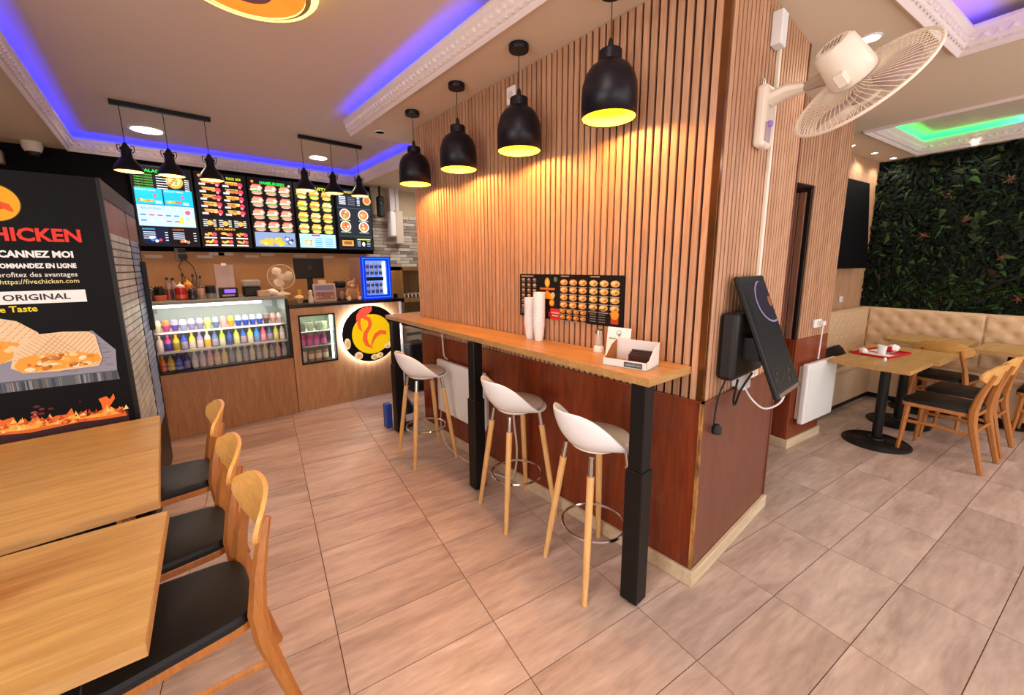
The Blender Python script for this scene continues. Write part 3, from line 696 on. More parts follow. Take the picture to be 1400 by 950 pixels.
# ============================================================ COUNTER AND WHAT STANDS ON IT
ORD=['first','second','third','fourth','fifth','sixth','seventh','eighth','ninth','tenth','eleventh','twelfth','thirteenth','fourteenth','fifteenth','sixteenth','seventeenth','eighteenth','nineteenth','twentieth']
YB=4.635
t=thing('display_case','lit glass display case full of drinks on a wood-fronted base','display case',(0,0,0))
g=G(); g.box(-.125,.952,YB,5.25,0,.61); obj('base_cabinet',g,M_ctr,t,bevel=.003)
g=G(); g.box(-.125,.952,YB-.004,5.25,.612,.625); g.box(.925,.95,YB,YB+.02,.625,1.235); g.box(-.125,-.112,YB,YB+.015,.625,1.235); obj('frame',g,M_black,t)
g=G(); g.box(-.125,.95,YB-.005,5.25,1.232,1.262); obj('top_slab',g,mat('grey_stone_top','8b8c80',.3,vary=.1),t,bevel=.003)
g=G(); g.box(-.11,.72,YB+.02,YB+.045,1.205,1.228); obj('light_strip',g,mat('case_tube','ffffff',.5,emit=4,ecol='fff3df'),t)
g=G(); g.box(-.11,.93,5.02,5.03,.625,1.232); g.box(.93,.945,YB+.02,5.03,.625,1.232); g.box(-.122,-.115,YB+.02,5.03,.625,1.232); obj('lining',g,mat('case_lining','9aa79c',.35),t)
for z in (.985,.805):
    g=G(); g.box(-.11,.925,YB+.05,5.02,z-.017,z); obj('shelf',g,mat('case_shelf','d8ccc4',.25),t)
g=G(); g.box(-.11,.925,YB+.006,YB+.010,.625,1.232); obj('glass_front',g,M_glass,t)
area('case_light',(.4,YB+.16,1.2),(0,0,0),.95,.1,2.0,(1,.97,.92))
area('case_fill_low',(.4,YB+.03,1.0),(PI/2,0,0),.95,.3,1.7,(1,.97,.92))  # added fill light to brighten the lower shelves
# the right counter with a window and the round sign
t=thing('service_counter','wood-fronted service counter with a black top and a lit drinks window','counter',(0,0,0))
M_ctr2=wood('counter_laminate_light','a97b55','c09468','Z',.45,2.2,9,.05,fine=.3)
g=G()
for a in ((.958,1.03,0,1.128),(1.40,2.165,0,1.128),(1.03,1.40,0,.515),(1.03,1.40,1.05,1.128)): g.box(a[0],a[1],YB,YB+.02,a[2],a[3])
g.box(2.145,2.165,YB+.02,5.22,0,1.128); g.box(.958,.975,YB+.02,5.22,0,1.128); obj('front_panel',g,M_ctr2,t)
g=G(); g.box(.952,2.205,YB-.015,5.25,1.13,1.168); obj('counter_top',g,mat('black_stone','15100f',.25),t,bevel=.003)
g=G(); g.box(2.165,2.195,YB-.004,YB+.03,0,1.13); obj('end_trim',g,M_white,t)
g=G()
for a in ((1.03,1.045,.515,1.05),(1.385,1.40,.515,1.05),(1.03,1.40,.515,.53),(1.03,1.40,1.035,1.05)): g.box(a[0],a[1],YB-.006,YB+.024,a[2],a[3])
obj('window_frame',g,M_black,t)
g=G(); g.box(1.03,1.40,5.0,5.01,.5,1.06); g.box(1.02,1.03,YB+.02,5.0,.5,1.06); g.box(1.40,1.41,YB+.02,5.0,.5,1.06); g.box(1.03,1.40,YB+.02,5.0,.505,.52); g.box(1.03,1.40,YB+.02,5.0,1.05,1.06); obj('fridge_lining',g,mat('fridge_lining','b4bca4',.4),t)
for z in (.70,.86): g=G(); g.box(1.032,1.398,YB+.04,4.98,z-.006,z); obj('shelf',g,M_white,t)
g=G(); g.box(1.355,1.375,YB+.03,YB+.045,.54,1.03); obj('light_tube',g,mat('cool_tube','ffffff',.5,emit=3.5,ecol='f4fff0'),t)
g=G(); g.box(1.045,1.385,YB+.004,YB+.008,.53,1.035); obj('window_glass',g,M_glass,t)
area('window_fridge_light',(1.21,YB+.1,1.03),(0,0,0),.3,.1,1.0,(.95,1,.92))
CM={}
def cm(h,rough=.3,e=0):
    k=(h,rough,e)
    if k not in CM: CM[k]=mat('colour_'+h,h,rough,emit=e,coat=.3)
    return CM[k]
def bottle(lab,x,y,z,h,r,body,cap,label=None,grp=None,kind='bottle',name='bottle',n=12,labpart=True):
    t=thing(name,lab,kind,(x,y,z),0,grp)
    if kind=='bottle':
        g=G(); g.lathe([(r*.9,0),(r,.01),(r,h*.58),(r*.85,h*.68),(r*.42,h*.80),(r*.38,h*.9)],n); obj('body',g,cm(body),t,smooth=True)
        g=G(); g.lathe([(r*.46,h*.88),(r*.46,h)],n); obj('cap',g,cm(cap),t,smooth=True)
        if label: g=G(); g.lathe([(r*1.02,h*.06),(r*1.02,h*.48)],n,caps=False); obj('label',g,cm(label),t,smooth=True)
    elif kind=='can':
        g=G(); g.lathe([(r*.85,0),(r,.006),(r,h-.01),(r*.82,h-.002)],n,caps=True); obj('body',g,cm(body),t,smooth=True)
        g=G(); g.lathe([(r*.8,h-.002),(r*.8,h)],n); obj('lid',g,M_chrome,t)
        if label: g=G(); g.lathe([(r*1.01,h*.25),(r*1.01,h*.7)],n,caps=False); obj('label',g,cm(label),t,smooth=True)
    elif kind=='dessert cup':
        g=G(); g.lathe([(r*.7,0),(r*.95,h*.5),(r,h*.52)],n); obj('cup',g,cm(body),t,smooth=True)
        g=G(); g.lathe([(r,h*.52),(r*.93,h*.75),(r*.6,h*.95),(.001,h)],n); obj('dome_lid',g,cm(cap),t,smooth=True)
    return t
CN='%s, %s from left, %s shelf of the display case'
mid=[('pale pink bottle','e2c4bc','f0e4dc',None,0),('magenta bottle with a navy label','c22f86','e0408a','2a2f80',.0),('orange-yellow bottle','f0b41c','e8a020','9a8a20',.0),('blue bottle with a grey label','2f52c0','26262a','9c8f98',0),('yellow-green bottle with a beige label','d8dc3c','c9a890','d9c2ac',0),('lilac bottle','9c8fc8','a79bc0','d8c4bc',0),('white bottle with a yellow-orange band','e8d8c4','e8e09c','e9b02c',0),('slate-blue bottle','5f7cae','4f5f8a','a9a4ac',0),('lime bottle','b8d83c','c4c890','d8cfae',0),('deep blue bottle with a navy label','1747a8','1c2440','2a4a90',0),('yellow-green bottle','cbd64a','8a8a50','d3d08c',0),('blue bottle with a black cap','2460c8','16203a','b09aa0',0),('pale lime bottle','d2e84a','a88a6c','dac8a8',0),('bright sky-blue bottle','1484e0','2a4a80','5c8ab8',0),('raspberry red bottle','c05064','b03c50','d08c90',0),('navy and grey bottle','3c4480','1c1c28','8c8494',0),('olive-yellow bottle','b4ac3c','8c8c3c','c9bc6c',0),('clear grey bottle with a black cap','b4aca8','101014','d0c8c4',0)]
for i,(n,b,c,l,_) in enumerate(mid):
    x=-.085+i*.0575; bottle(CN%(n,ORD[i],'middle'),x,YB+.115,.8055,.157 if i>2 else .148,.0255,b,c,l,'drinks on the middle shelf of the display case')
low=[('big orange bottle','f07c10','f0c8a0','d8501c'),('amber bottle','c89c2c','8c7c3c','d8b44c'),('royal blue bottle with a dark cap','2838a0','1c1c30','3c58c8'),('dark blue bottle','28349c','16182c','8c90b0'),('silver grey bottle','b8b4b8','d8d4d4','d0c8c4'),('pale lilac bottle','c4acbc','dcd0d0','d8bcc0'),('pink bottle','dc9c98','e8b8b0','e4b4a4'),('peach bottle','dcb088','e4c8a0','e8c8a4'),('pale yellow bottle','dcd080','ece4a8','e0d08c'),('silver-blue bottle','8c94b0','e0e4ec','a49cb0'),('pale green bottle','b8c890','dce8b8','d4d0a8'),('blue-grey bottle','9498ac','dcdce4','aca4a8'),('cream bottle','d8d0a4','f0ecd0','d8ccac'),('grey-lilac bottle','a094a0','e8e4e8','b8a8ac'),('pale olive bottle','c4bc84','e0dcb0','ccc09c'),('grey bottle with a dark cap','908890','2c2830','b0a4a4'),('pale rose bottle','d4b0ac','e4d4d0','dcbcb4'),('grey bottle with a slim neck','8c8488','4c4448','a89c9c')]
for i,(n,b,c,l) in enumerate(low):
    x=-.085+i*.0575; bottle(CN%(n,ORD[i],'bottom'),x,YB+.11,.6255,.158 if i>1 else .145,.0255,b,c,l,'drinks on the bottom shelf of the display case')
top=[('pale yellow dessert cup','d8cc9c','e8e4c4'),('magenta cup with an orange rim','b83078','e8883c'),('purple dessert cup','5c3c98','b8a8d8'),('white and blue dessert cup','8c98c0','e8ecf4'),('lilac dessert cup','8c84b0','c8c0d4'),('grey-lilac dessert cup','8884a8','bcb4c4'),('yellow-domed dessert cup','c8d06c','ecf08c'),('blue-grey dessert cup','5c7ca0','a4b4c8'),('pink-domed dessert cup','e0b0a8','f0a4a0'),('orange dessert cup','e8a02c','f4b848'),('royal blue tub','1444b0','b4c8e4'),('royal blue tub','1444b0','b4c8e4'),('royal blue tub','1444b0','b4c8e4'),('royal blue tub','1444b0','b4c8e4'),('dark brown chocolate cup','4c3028','8c6c5c'),('pinkish brown cup','a87c70','c4a094'),('dusty pink cup','b89890','d4bcb4')]
for i,(n,b,c) in enumerate(top):
    x=-.085+i*.0605; bottle(CN%(n,ORD[i],'top'),x,YB+.12,.9855,.105,.030,b,c,None,'cups on the top shelf of the display case','dessert cup','dessert_cup')
WN='%s, %s from left, %s of the counter window'
for i,(x,b) in enumerate(((1.075,'c0287c'),(1.145,'c8307c'),(1.215,'b02c84'),(1.29,'a02c8c'))):
    bottle(WN%('pink bottle, lime green cap',ORD[i],'middle row'),x,YB+.10,.7005,.15,.031,b,'4c9c24','d070b0','pink bottles in the counter window')
for i,x in enumerate((1.075,1.15,1.225,1.30)):
    bottle(WN%('squat glass jar with brown contents',ORD[i],'bottom row'),x,YB+.10,.5255,.12,.033,('d8c8c0','b07c64','c08c6c','a8745c')[i],'5c7ca8','e0d0c0','jars in the counter window','can','glass_jar')
for i,x in enumerate((1.09,1.17,1.25,1.32)):
    bottle(WN%('pale box-like carton',ORD[i],'top row'),x,YB+.12,.8605,.10,.030,('5c6450','8c9478','7c866c','b4c09c')[i],'d8dcc4',None,'cartons in the counter window','can','carton')
# ---- illuminated round sign
t=thing('round_sign','round black sign with an orange bird on a yellow disc and a white halo','sign',(1.772,YB,.782))
MX=Matrix.Rotation(PI/2,4,'X')
g=G(); g.lathe([(.328,.052),(.328,.064),(.001,.064)],56,MX); obj('disc',g,mat('sign_black','17161c',.3),t)
g=G(); g.lathe([(.24,.022),(.318,.022),(.322,.026),(.322,.045),(.31,.050)],56,MX,caps=False); obj('halo_light',g,mat('halo','eaf2ff',.5,emit=26),t)
c=Canvas((0,-.0645,0),(1,0,0),(0,0,1),.0006); S_=.33
def nz(p): return [((x-850)/255*S_,(385-y)/255*S_) for x,y in p]
def ribbon(c,pts,w,col,k):
    P=[Vector(p) for p in pts]; n=len(P); l=[];r=[]
    for i in range(n):
        d=(P[min(i+1,n-1)]-P[max(i-1,0)]).normalized(); nn=Vector((-d.y,d.x)); l.append(tuple(P[i]+nn*w[i]));r.append(tuple(P[i]-nn*w[i]))
    for i in range(n-1): c.poly([l[i],l[i+1],r[i+1],r[i]],col,k)
c.disc(.012,-.006,.233,'f7d414',1,48)
OR='f0683c'
ribbon(c,nz([(790,225),(835,250),(848,290),(835,330),(800,375),(790,430),(806,480),(860,522)]),[.020,.024,.022,.020,.024,.028,.022,.003],OR,3)
ribbon(c,nz([(757,235),(745,280),(752,325),(772,358)]),[.016,.019,.015,.003],OR,3)
ribbon(c,nz([(770,225),(800,232),(815,250)]),[.018,.020,.02],OR,2)
ribbon(c,nz([(845,500),(862,450),(890,405),(935,380),(980,388),(985,410)]),[.006,.014,.024,.026,.024,.010],OR,4)
c.poly(nz([(722,262),(730,205),(760,165),(795,140),(800,152),(838,128),(840,148),(872,125),(868,178),(838,206),(800,214),(752,236)]),'f4614e',6)
for x,y,rx,ry in ((635,452,.036,.065),(725,572,.048,.048),(868,602,.045,.034),(918,592,.040,.034),(995,518,.040,.028),(1035,492,.040,.030),(1043,372,.018,.020)):
    a,b=nz([(x,y)])[0]; c.disc(a,b,rx,'f0e2b8',7,14,ry); c.disc(a+.006,b-.004,rx*.6,'e0b070',8,10,ry*.55)
M_sign=attrmat('sign_face',.42,.3); M_sign.node_tree.links.new(M_sign.node_tree.nodes['Attribute'].outputs['Color'],M_sign.node_tree.nodes['Principled BSDF'].inputs['Base Color'])
c.build('artwork',M_sign,t)
# ---- menu screens
MC=random.Random(11)
def burger(c,x,y,s,a='e08a4a',b='c8382c',gr='4c8c3c'):
    c.disc(x,y+s*.18,s*.46,a,3,10,s*.26); c.disc(x-s*.1,y-s*.02,s*.44,b,4,8,s*.12); c.disc(x,y-s*.12,s*.46,gr,5,8,s*.09); c.disc(x,y-s*.26,s*.42,a,6,8,s*.14); c.disc(x+s*.22,y+s*.2,s*.13,'f8e0c8',7,6)
def priceln(c,x,y,w,col='e8e8e8',h=.008): c.rect(x,y,x+w,y+h,col,4)
def board(idx,x0,x1,lab):
    W_=x1-x0;H_=.86
    t=thing('menu_screen',lab,'screen',(x0,6.0,1.79),0,'menu screens above the counter')
    g=G(); g.box(0,W_,.004,.06,0,H_); obj('casing',g,M_black,t,bevel=.004)
    g=G(); g.box(.15,W_-.15,.06,.12,.2,.6); obj('bracket',g,M_black,t)
    c=Canvas((0,.0035,0),(1,0,0),(0,0,1),.0005); c.rect(.018,.02,W_-.018,H_-.02,'0a0a0e',0); 
    L_,R_,B_,T_=.03,W_-.03,.03,H_-.03
    if idx==0:
        c.text('SALADES',.10,T_-.045,.30,T_-.012,'30d850',3,.02)
        for k in range(6): c.text('TOMATE OIGNON',L_,T_-.08-k*.026,L_+.15,T_-.066-k*.026,'6cc83c',3,.01); priceln(c,L_+.18,T_-.078-k*.026,.09)
        c.disc(W_-.16,T_-.12,.075,'d89c48',3,20); c.disc(W_-.16,T_-.115,.055,'e8c080',4,12); 
        for k in range(14): c.disc(W_-.16+MC.uniform(-.05,.05),T_-.115+MC.uniform(-.045,.045),.011,MC.choice(['c84830','5c9c30','f0d090']),5+k%2,6)
        for k in range(6): priceln(c,R_-.045,T_-.10-k*.022,.04)
        c.rect(L_-.01,.45,.245,.62,'18b8e0',2); c.rect(.255,.45,R_+.01,.62,'18b0dc',2); c.rect(L_-.01,.22,R_+.01,.445,'b4ccf4',2)
        for xx in (.03,.265):
            c.text('ENFANT MENU',xx,.59,xx+.16,.608,'e8f0a0',3); c.disc(xx+.15,.545,.016,'e8507c',3,8)
            for k in range(7): c.disc(xx+.02+k*.018,.48+MC.uniform(0,.015),.014,MC.choice(['e8a030','d06828','f0c860']),4+k%2,7)
            c.rect(xx+.15,.462,xx+.20,.49,'d8ecf0',3)
        c.text('MENU ETUDIANT',.05,.395,.22,.42,'3c70c0',3); 
        for k in range(10): c.rect(.04+(k%5)*.07,.33-(k//5)*.06,.04+(k%5)*.07+.045,.345-(k//5)*.06,MC.choice(['5078c8','e05870','48a088','ffffff']),3)
        c.rect(W_-.16,.25,W_-.12,.33,'f0c850',4); c.disc(W_-.08,.38,.025,'e05868',4,10); c.disc(W_-.06,.28,.03,'e8dcb0',4,10)
        for xx,hd in ((.03,'50c8f0'),(.28,'e07838')):
            c.rect(xx,.03,xx+.22,.205,'101830' if xx<.1 else '14080c',2); c.text('BOISSONS' if xx<.1 else 'DESSERTS',xx+.01,.178,xx+.11,.196,hd,3)
            for k in range(4): priceln(c,xx+.01,.15-k*.022,.10,'c8d4e8'); priceln(c,xx+.19,.15-k*.028,.025)
            for k in range(6): c.disc(xx+.07+MC.uniform(0,.1),.05+MC.uniform(0,.05),.016,MC.choice(['4870e8','d83850','e8e8f0'] if xx<.1 else ['f0e8e0','a85838','c87848']),4+k%2,8)
    elif idx==1:
        c.disc(L_+.02,T_-.02,.016,'f08030',3,10); c.text('MENUS',L_+.05,T_-.036,L_+.13,T_-.008,'d8e020',3,.03); c.text('TACOS  BOX',W_-.20,T_-.036,R_-.02,T_-.008,'d8e020',3,.02)
        for r in range(5):
            for q in range(2):
                x=L_+q*.225; y=T_-.13-r*.082; c.rect(x,y,x+.215,y+.075,'180c08',2)
                for k in range(3): c.disc(x+.06+k*.04,y+.045+MC.uniform(-.01,.01),.026,MC.choice(['e89048','d87838','f0b070','c86840']),3+k%2,9,.018)
                c.disc(x+.185,y+.045,.026,'e03c50',5,10); c.disc(x+.18,y+.018,.016,'f08890',6,8)
                c.rect(x+.01,y+.008,x+.07,y+.03,'c8c8cc',4); c.rect(x+.03,y+.062,x+.16,y+.07,'e8d060',4)
        for q in range(3):
            x=L_+q*.15; c.rect(x,.235,x+.14,.335,'20140f',2); c.disc(x+.07,.285,.03,'d8a858',4,9)
            for k in range(4): c.rect(x+.008,.245+k*.022,x+.05,.257+k*.022,'b8b8b8',3); c.rect(x+.10,.245+k*.022,x+.13,.257+k*.022,'d0c8b0',3)
        c.text('SUPPLEMENTS',.14,.205,.34,.228,'f0a828',4,.02)
        for r in range(2):
            for q in range(3):
                x=.07+q*.155; y=.15-r*.085; c.rect(x-.045,y-.045,x+.085,y+.04,'240a0c',2)
                for k in range(5): c.disc(x-.02+k*.015,y+MC.uniform(-.01,.02),.014,MC.choice(['f0b850','e89838']),3+k%2,7)
                c.disc(x+.06,y+.005,.022,'f04858',5,9); c.rect(x-.04,y-.043,x+.08,y-.028,'f0e0dc',5)
    elif idx in(2,3):
        c.disc(L_+.02,T_-.02,.016,'f08030',3,10); c.disc(R_-.01,T_-.035,.014,'e8e8e8',3,10)
        c.text('HAMBURGERS' if idx==2 else 'CROUSTY',L_+.10,T_-.045,R_-.06,T_-.008,'28d848' if idx==2 else 'd0dc28',3,.03)
        for r in range(4):
            for q in range(3):
                x=.09+q*.155; y=T_-.115-r*.148
                if idx==2: burger(c,x,y,.142,'f09078','f8c8b8','4c9c4c')
                else: burger(c,x,y,.138,'e8c050' if (r+q)%3 else 'f0e080','e07840','6cac3c')
                c.rect(x-.045,y+.055,x+.05,y+.066,'e8583c' if idx==2 else 'e8a83c',7); c.rect(x-.03,y-.058,x+.03,y-.046,'a8b8a8',7)
        c.rect(.02,.025,W_-.02,.205,'8494b8' if idx==2 else 'a8dcf0',2)
        if idx==2:
            for k in range(16): c.disc(.05+MC.uniform(0,.3),.05+MC.uniform(0,.07),.026,MC.choice(['f0b028','f8c850','e0a848']),3+k%3,8)
            for k in range(8): c.disc(.36+MC.uniform(0,.08),.07+MC.uniform(0,.08),.02,MC.choice(['303850','d0d8e8','586890']),3+k%3,7)
        else:
            c.rect(.17,.175,.28,.20,'e83c78',3); 
            for k in range(5): c.rect(.21,.04+k*.025,.30,.05+k*.025,'4878b0',3); c.rect(.34,.04+k*.025,.44,.05+k*.025,'608cc0',3)
            for k in range(8): c.disc(.06+MC.uniform(0,.1),.06+MC.uniform(0,.05),.022,MC.choice(['e8a878','c87858','f0d8a0']),3+k%3,8)
    else:
        c.rect(.02,.02,W_-.02,H_-.02,'23262e',1); c.text('ASSIETTES',.12,T_-.04,.30,T_-.012,'e8c838',3,.01)
        for k in range(5): c.rect(.05,T_-.10-k*.024,.14,T_-.086-k*.024,'c8d0e0',3); priceln(c,.17,T_-.10-k*.024,.10,'70788c'); c.rect(.30,T_-.10-k*.024,.34,T_-.088-k*.024,'d0d8e8',3)
        c.disc(W_-.07,T_-.12,.06,'e8b070',3,16); c.disc(W_-.07,T_-.12,.042,'c86838',4,12)
        for r in range(2):
            for q in range(2):
                x=.12+q*.26; y=.50-r*.165; c.disc(x,y,.075,'f0e4d8',3,18); c.disc(x,y,.062,'d87848',4,14)
                for k in range(7): c.disc(x+MC.uniform(-.035,.035),y+MC.uniform(-.035,.035),.013,MC.choice(['e84838','f0b060','7cac48','f8e8d0']),5+k%2,7)
                c.rect(x-.07,y-.088,x+.07,y-.074,'8cac78',3)
        c.rect(.03,.03,.24,.18,'101010',2); c.rect(.055,.06,.215,.14,'d89848',3); c.rect(.08,.08,.19,.125,'8c5828',4); c.rect(.26,.03,W_-.03,.18,'0c1418',2)
        c.rect(.27,.15,W_-.05,.165,'d0dc30',3); c.disc(.36,.09,.022,'f0f0e0',4,10,.032)
        for k in range(4): priceln(c,.27,.06+k*.022,.05,'a8b8d0'); priceln(c,.41,.06+k*.022,.05,'a8b8d0')
        c.rect(.02,.195,W_-.02,.2,'484c58',3); c.rect(.02,.585,W_-.02,.59,'606470',3)
    c.build('screen',M_screen,t)
BX=[(-.14,.385),(.40,.905),(.92,1.415),(1.43,1.93),(1.945,2.46)]
BLb=['leftmost menu screen, with turquoise panels and a green heading','second menu screen from the left, two columns of orange meals','third menu screen, rows of burgers over a blue-grey picture of fries','fourth menu screen, rows of yellow dishes over a pale blue strip','rightmost menu screen, round plates on dark grey']
for i,(a,b) in enumerate(BX): board(i,a,b,BLb[i])
# ---- wall tiles behind the counter, right side ledger stones
M_st=[mat('ledger_%d'%k,c_,.7,vary=.15,bump=.3,bscale=40) for k,c_ in enumerate(('a8988c','c4b4a4','8a7c72','d4c8b8','98867a'))]
stm={}
rs=random.Random(21)
for r in range(17):
    x=2.47+(.11 if r%2 else 0)-.1
    while x<3.5:
        w=rs.choice((.16,.22,.28)); x1=min(x+w,3.55); k=(w,rs.randrange(5),rs.randrange(2))
        if k not in stm:
            g=G(); g.box(.002,w-.002,0,.02+.008*k[2],.002,.046); stm[k]=obj('stone',g,M_st[k[1]],wb,bevel=.002); o=stm[k]
        else: o=stm[k].copy(); COL.objects.link(o)
        o.location=(x,6.092,1.50+r*.049); x+=w
M_wt=mat('white_wall_tile','b9a595',.3)
w0=None
for x,z in ((-.30,1.665),(-.12,1.665),(.34,1.665),(.46,1.70),(.55,1.70),(.82,1.675),(1.0,1.70),(1.38,1.69),(1.75,1.675)):
    g=G(); g.box(0,.15,0,.008,0,.035); o=obj('wall_tile',g,M_wt,wb,loc=(x,6.0995,z))
# wood-coloured splash panel
g=G(); g.box(-.4,3.5,6.108,6.119,.8,1.735); obj('splash_panel',g,mat('splash_wood','ae7c4e',.5,vary=.12),wb)
# socket with hanging cable
t=thing('wall_socket','double wall socket with a dangling cable below the menu screens','socket',(.19,6.107,1.71))
g=G(); g.box(-.05,.05,-.03,0,-.07,.07); obj('plate',g,mat('grey_plate','8c7c70',.5),t,bevel=.004); g=G(); g.box(-.02,.06,-.06,-.03,-.05,.0); g.box(-.02,.05,-.05,-.03,.02,.06); obj('plug',g,M_blackm,t)
g=G(); g.tube([(.02,-.05,-.05),(-.03,-.05,-.14),(.0,-.05,-.25),(.05,-.05,-.3)],.004,5); g.tube([(.03,-.05,-.05),(.10,-.05,-.14),(.12,-.05,-.25),(.10,-.06,-.45)],.004,5); obj('cable',g,M_blackm,t,smooth=True)
# ---- items on the display case (y 4.8, top 1.262)
GI='sauces and bottles on the display case'
ZT=1.2625
def squeeze(lab,x,y,h,r,body,tip,cap=None):
    t=thing('squeeze_bottle',lab,'bottle',(x,y,ZT),0,GI)
    g=G(); g.lathe([(r*.95,0),(r,.008),(r,h*.66),(r*.8,h*.72)],14); obj('body',g,cm(body,.4),t,smooth=True)
    g=G(); g.lathe([(r*.82,h*.70),(r*.75,h*.78),(r*.2,h*.88),(r*.08,h)],14); obj('nozzle_cap',g,cm(tip,.4),t,smooth=True)
    g=G(); g.lathe([(r*1.015,h*.08),(r*1.015,h*.3)],14,caps=False); obj('band',g,cm(cap or body,.4),t)
squeeze('red squeeze bottle with a white nozzle on the display case',.115,4.78,.165,.042,'c02018','f0e0d8','e05848')
squeeze('yellow-topped squeeze bottle behind the red one',.175,4.88,.19,.038,'b87030','f0a830','c89048')
squeeze('dark sauce bottle right of the red squeeze bottle',.195,4.77,.125,.032,'241a1c','2c2024','382c30')
squeeze('pale pink sauce bottle with a beige base',.262,4.79,.14,.030,'b89084','3c3434','9c8468')
def tallb(lab,x,y,h,r,b,c,l): 
    t=bottle(lab,x,y,ZT,h,r,b,c,l,GI)
tallb('tall clear bottle with a black cap at the left of the display case top',.03,4.84,.205,.024,'9c8478','1c1416','8c3c34')
tallb('second tall clear bottle with a black cap beside the first',.07,4.86,.20,.026,'a08c80','1c1416','6c5850')
tallb('tall amber bottle with a black cap behind the yellow-topped bottle',.15,5.0,.235,.022,'7c5028','181214','a07038')
tallb('tall brown bottle with a black cap, right behind the dark sauce bottle',.225,5.0,.23,.022,'6c4a38','181214','8c7468')
tallb('rosy bottle with a dark cap behind the pale pink sauce bottle',.28,4.98,.215,.022,'8c6858','241818','a07c70')
t=thing('sauce_pot','orange pot of black pepper mills on the display case','pot',(-.035,4.8,ZT),0,GI)
g=G(); g.lathe([(.045,0),(.05,.045),(.046,.048)],14); obj('pot',g,cm('d8704c',.5),t,smooth=True)
for a,b in ((-.02,0),(.02,.01),(0,-.015)): g=G(); g.lathe([(.018,.046),(.02,.10),(.012,.115),(.004,.13)],8,Matrix.Translation((a,b,0))); obj('mill',g,M_blackm,t,smooth=True)
g=G(); g.lathe([(.035,0),(.04,.09),(.03,.11),(.01,.13)],12); single('dark_jar',g,cm('2a2420'),'dark rounded jar at the far left end of the display case','jar',(-.098,4.80,ZT),smooth=True,group=GI)
t=thing('dark_jar','black-lidded jar with a pale label, left of the card machine','jar',(.335,4.80,ZT),0,GI)
g=G(); g.lathe([(.036,0),(.038,.05)],14); obj('body',g,cm('8c8880'),t); g=G(); g.lathe([(.04,.05),(.04,.115),(.03,.125)],14); obj('lid',g,M_blackm,t,smooth=True)
g=G(); g.lathe([(.012,0),(.012,.11)],8); single('slim_tube',g,cm('b8b4b0'),'slim grey tube between the black-lidded jar and the card machine','tube',(.385,4.80,ZT),group=GI)
# metal panel with purple display
t=thing('order_terminal','order terminal with a purple display and a tall metal back','terminal',(.475,4.86,ZT))
g=G(); g.box(-.08,.08,-.05,.05,0,.095); obj('body',g,M_blackm,t,bevel=.008); g=G(); g.box(-.03,.06,-.0515,-.050,.045,.08); obj('display',g,mat('purple_display','7a4cf0',.4,emit=1.6),t)
M=Matrix.Rotation(math.radians(-6),4,'X'); g=G(); g.box(-.085,.08,.045,.055,.09,.33,M=M); obj('metal_back',g,mat('brushed_panel','a08678',.35,.5,vary=.2),t,bevel=.006)
g=G(); g.box(-.02,.02,.035,.045,.315,.34,M=M); obj('clip',g,M_white,t)
g=G(); g.box(-.05,.05,-.0515,-.0505,.012,.03); obj('strip',g,cm('a08870'),t)
t=thing('receipt_printer','grey-topped receipt printer between the order terminal and the white fan','printer',(.68,4.88,ZT))
g=G(); g.box(-.075,.075,-.07,.07,0,.10); obj('body',g,M_blackm,t,bevel=.01); g=G(); g.box(-.08,.075,-.075,.07,.10,.165); obj('top_cover',g,mat('grey_cover','9c948c',.4),t,bevel=.012)
g=G(); g.box(-.055,.045,-.05,.05,0,.06); single('cardboard_box',g,cm('c8a480',.7),'small beige box right of the receipt printer','box',(.765,4.74,ZT),bevel=.003)
single('paper_bag',crumple(.06,7),M_paper,'crumpled white paper under the white fan','paper',(.845,4.78,ZT))
# ---- white desk fan
def fan3(t,r,blade_mat,n=3,zoff=0):
    g=G()
    for k in range(n):
        a0=2*PI*k/n; pts=[]
        for q in range(9):
            u=q/8; rr=r*(.18+.74*u); w=.74*math.sin(PI*(.12+.80*u)); pts.append((rr,w))
        vs_=[]
        for rr,w in pts:
            for s in (-1,0,1): aa=a0+s*w+.15*rr/r; vs_.append((rr*math.cos(aa),rr*math.sin(aa),s*.016*1))
        fs=[(i*3+j,i*3+j+1,i*3+j+4,i*3+j+3) for i in range(8) for j in range(2)]
        g.add(vs_,fs)
    o=obj('blades',g,blade_mat,t,smooth=True); s=o.modifiers.new('s','SOLIDIFY'); s.thickness=.003
    return o
def cage(r,depth,nw,wr,dz=0):
    g=G()
    for side in (1,-1):
        for k in range(nw):
            a=2*PI*k/nw; p=[]
            for rr,zz in ((.22,1),(.55,.92),(.82,.62),(1,0.12)):
                aa=a+ (1-rr)*.5; p.append((r*rr*math.cos(aa),r*rr*math.sin(aa),side*depth*zz))
            g.tube(p,wr,3)
        g.tube([(r*.22*math.cos(2*PI*k/24),r*.22*math.sin(2*PI*k/24),side*depth) for k in range(24)],wr*1.3,4,closed=True)
    return g
t=thing('desk_fan','round white desk fan standing on the display case corner','fan',(.955,4.86,ZT-.0))
ft=Matrix.Translation((0,0,.19))@Matrix.Rotation(PI/2-.1,4,'X')
o=fan3(t,.125,mat('cream_blades','e6d5be',.4)); o.matrix_local=ft
g=cage(.13,.035,32,.0008); o=obj('cage',g,M_offw,t); o.matrix_local=ft
g=G(); g.tube([(.13*math.cos(2*PI*k/40),.13*math.sin(2*PI*k/40),0) for k in range(40)],.004,6,closed=True); o=obj('rim',g,M_offw,t,smooth=True); o.matrix_local=ft
g=G(); g.lathe([(.03,-.0),(.03,.02),(.001,.024)],16); o=obj('hub',g,M_offw,t,smooth=True); o.matrix_local=ft
